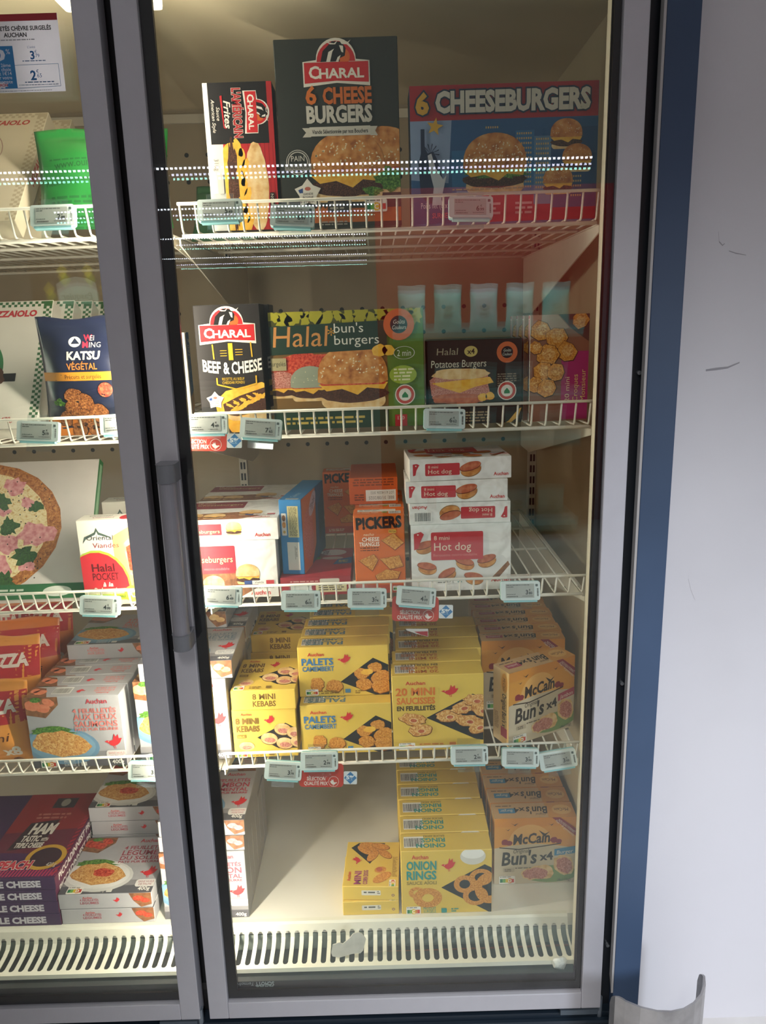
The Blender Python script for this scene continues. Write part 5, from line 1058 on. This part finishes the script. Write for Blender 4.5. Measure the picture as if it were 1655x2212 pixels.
# ------------------------------------------------------------------ odds and ends
def chunk(name, label, cat, loc, s, mt, seed, flat=1., group=None):
    bm = bmesh.new(); bmesh.ops.create_icosphere(bm, subdivisions=3, radius=1); r = random.Random(seed)
    dirs = [Vector((r.gauss(0, 1), r.gauss(0, 1), r.gauss(0, 1))).normalized() for _ in range(14)]; offs = [.62+.3*r.random() for _ in dirs]
    for v in bm.verts:
        d = v.co.normalized(); k = 1.
        for q, o_ in zip(dirs, offs):
            t = d.dot(q)
            if t > .05: k = min(k, o_/t)
        v.co = d*k
    for v in bm.verts: v.co = Vector((v.co.x*s[0], v.co.y*s[1], v.co.z*s[2]))
    me = bpy.data.meshes.new(name); bm.to_mesh(me); bm.free(); me.materials.append(mat(mt)); o = link(name, me, None, loc)
    return tag(o, label, cat, group)
M_ICE = noisy('frost_lump', ['cfd2cc', 'e4e5df', 'efefe9'], 90, rough=.35, bump=.4)
p = px_z(1213, 2090, .196); chunk('ice_lump', 'small white lump of ice lying before the grille by the door corner', 'ice', (p.x, .0475, .1955), (.018, .0095, .0155), M_ICE, 3)
pts = [(716, 2072), (719, 2058), (733, 2054), (741, 2056), (755, 2046), (763, 2037), (776, 2034), (783, 2037), (791, 2047), (785, 2068), (779, 2073), (762, 2074), (735, 2081), (719, 2079)]
q = [px_y(x, y, .072) for x, y in pts]; c = MB(); cx_ = sum(v.x for v in q)/len(q); cz_ = min(v.z for v in q); c.prism([(v.x-cx_, v.z-cz_) for v in q], 'y', -.0012, .0012, noisy('torn_card_grey', ['b5b1a8', 'c9c5bc'], 60, rough=.7, bump=.3)); o = c.build('torn_card'); o.location = (cx_, .072, .2015); o.rotation_euler = (-.2, 0, 0); tag(o, 'torn scrap of grey card stuck on the slotted grille', 'scrap')
q = [px_y(x, y, .0315) for x, y in ((876, 1358), (925, 1358), (925, 1375), (905, 1370), (880, 1362))]; c = MB(); c.prism([(v.x-q[0].x, v.z-q[0].z) for v in q], 'y', 0, .0003, card('dcd6d2', .5)); o = c.build('torn_sticker'); o.location = (q[0].x, .0306, q[0].z); tag(o, 'torn white and red sticker scrap on the door glass', 'sticker')
c = MB(); v = [(v.x-q[0].x, v.z-q[0].z) for v in (px_y(895, 1364, .0315), px_y(924, 1363, .0315), px_y(924, 1374, .0315), px_y(908, 1370, .0315))]; c.add([(x, -.0001, z) for x, z in v], [(0, 1, 2, 3)], 'b03038'); c.build('sticker_print', o, fix=False)
# stainless guard at the wall foot
P = [(.768, -.088), (.772, -.104), (.785, -.120), (.808, -.134), (.835, -.143), (.860, -.145), (.885, -.140), (.908, -.128), (.928, -.111), (.943, -.090), (.951, -.068), (.952, -.045)]
dens = []
for (x0, y0), (x1, y1) in zip(P, P[1:]):
    for k in range(4): dens.append((x0+(x1-x0)*k/4, y0+(y1-y0)*k/4))
dens.append(P[-1]); L = [0]
for a_, b_ in zip(dens, dens[1:]): L.append(L[-1]+math.hypot(b_[0]-a_[0], b_[1]-a_[1]))
T = L[-1]; g = MB(); V = []; n = len(dens)
for i, (x, y) in enumerate(dens):
    a_ = dens[max(0, i-1)]; b_ = dens[min(n-1, i+1)]; tx, ty = b_[0]-a_[0], b_[1]-a_[1]; l = math.hypot(tx, ty); nx_, ny_ = ty/l, -tx/l
    e = min(L[i], T-L[i]); R = .035; top = .272-(R-math.sqrt(max(0, R*R-(R-e)**2)) if e < R else 0)
    V += [(x, y, .0), (x, y, top), (x-nx_*.004, y-ny_*.004, top), (x-nx_*.004, y-ny_*.004, 0)]
F = [(4*i+k, 4*i+(k+1) % 4, 4*i+4+(k+1) % 4, 4*i+4+k) for i in range(n-1) for k in range(4)]+[(0, 1, 2, 3), (4*n-4, 4*n-3, 4*n-2, 4*n-1)]
g.add(V, F, noisy('brushed_steel', ['9c9a9a', 'acaaaa', 'b6b4b4'], 30, rough=.33)); o = g.build('wall_guard', smooth=False); MATS['brushed_steel'].node_tree.nodes['Principled BSDF'].inputs['Metallic'].default_value = .75
tag(o, 'curved stainless steel bumper guard standing on the floor by the white wall', 'guard')

# ================================================================== the aisle behind, seen mirrored in the door glass
M_DOT = emit('led_dot', 'eef4ff', 22.0)
try: M_DOT.cycles.emission_sampling = 'NONE'
except Exception: pass
def led_row(y, x0, x1, label):
    c = MB(); c.box(x0, x1, y-.03, y+.03, 3.03, 3.06, card('9a9a9a', .5)); o = c.build('led_light_strip'); d = MB(); x = x0+.02
    while x < x1:
        d.box(x-.011, x+.011, y-.008, y+.008, 3.012, 3.03, M_DOT); x += .046
    d.build('led_dots', o, fix=False)['kind'] = 'stuff'
    c = MB(); c.box(x0+.5, x0+.53, y-.01, y+.01, 3.06, 3.3, card('9a9a9a', .5)); c.box(x1-.53, x1-.5, y-.01, y+.01, 3.06, 3.3, card('9a9a9a', .5)); c.build('hanger', o)
    return tag(o, label, 'ceiling light', 'rows of LED lights over the aisles')
led_row(-7.0, -3.9, 2.6, 'row of white LED dots hanging nearest the freezer aisle')
led_row(-9.7, -3.9, 2.9, 'second row of white LED dots hanging over the shop')
led_row(-13.2, -4.5, .25, 'third row of white LED dots hanging over the shop')
led_row(-17.2, -5.5, .2, 'farthest row of white LED dots hanging over the shop')
# shelving with a red back
gd = tag(empty('gondola_shelf', (1.1, -4.3, 0)), 'shop shelving unit with red back panel across the aisle', 'shelving')
c = MB(); c.box(-.72, .95, -.02, 0, 0, 2.35, card('b0262c', .5)); c.build('back_panel', gd)
for z in (.12, .72, 1.02, 1.45):
    c = MB(); c.box(-.62, .64, 0, .38, z-.03, z, card('bcd6d4', .4)); c.build('shelf_board', gd); c = MB(); c.box(-.62, .64, .38, .39, z-.05, z+.01, card('8fc8c8', .4)); c.build('price_rail', gd)
rs = random.Random(5)
for j, z in enumerate((.12, .72, 1.02, 1.45)):
    for k in range(5):
        w_ = .19; hh = (.2, .16, .17, .26)[j]; x = 1.1-.62+.135+k*.245
        ab = Art(w_, hh); ab.rect(18, 20, 64, ab.H*.5, ('cfd8d4', 'b8d4cc', 'd4c8cc')[k % 3]); ab.many([lump(50, ab.H*.6, 20, 10, seed=k)], '7a6a5a')
        bag('snack_bag', '%s plastic snack bag on the %s shelf across the aisle' % (('pale teal', 'mint', 'grey-white')[(j+k) % 3], ('lowest', 'second', 'third', 'uppermost')[j]), w_, hh, .09, foil(('c4dcd8', 'a8cfc8', 'd2dcdc')[(j+k) % 3]), ab, (x, -4.12, z+.001), rz=PI, seed=40+j*5+k)['group'] = 'snack bags across the aisle'
lamp_area('gondola_fill_light', (1.1, -3.45, 2.7), (0, -.55, -.8), 1.4, .12, 34, (.9, 1, 1))  # added light, turned away from the glass, brightens the mirrored shelving
# hanging header with yellow diamonds
hd = tag(empty('hanging_sign', (-2.33, -6.0, 1.6)), 'hanging shop sign with cream plaque and yellow diamonds', 'sign')
c = MB(); c.box(-.42, .42, -.02, 0, .05, .55, card('4a3c34', .6)); c.box(-.3, -.28, -.015, -.005, .55, 1.7, card('555555', .5)); c.box(.28, .3, -.015, -.005, .55, 1.7, card('555555', .5)); c.build('board', hd)
c = MB(); c.prism([(-.18, .11), (.18, .11), (.18, .29), (.1, .335), (0, .35), (-.1, .335), (-.18, .29)], 'y', 0, .012, card('d6e0cf', .5)); c.build('plaque', hd)
at_ = Art(.30, .09); at_.text('Pasquier', 50, 24, 17, '1c2a24', w=92, al='c', sh=.15, b=.03)
o = link('lettering', at_.mesh('sign_print', 'front', (.30, 0, .09)), hd, (0, .0125, .14)); o.rotation_euler = (0, 0, PI)
lamp_area('sign_fill_light', (-2.33, -5.35, 2.75), (0, -.55, -.85), .8, .1, 30, (1, 1, .95))  # added light so the sign shows up in the reflection
for x, z in ((-.115, .40), (.115, .40), (-.25, .25), (.26, .25)):
    c = MB(); c.prism([(x, z-.065), (x+.055, z), (x, z+.065), (x-.055, z)], 'y', 0, .01, card('d2c424', .5)); c.build('diamond', hd)
bpy.data.objects.remove(_to)
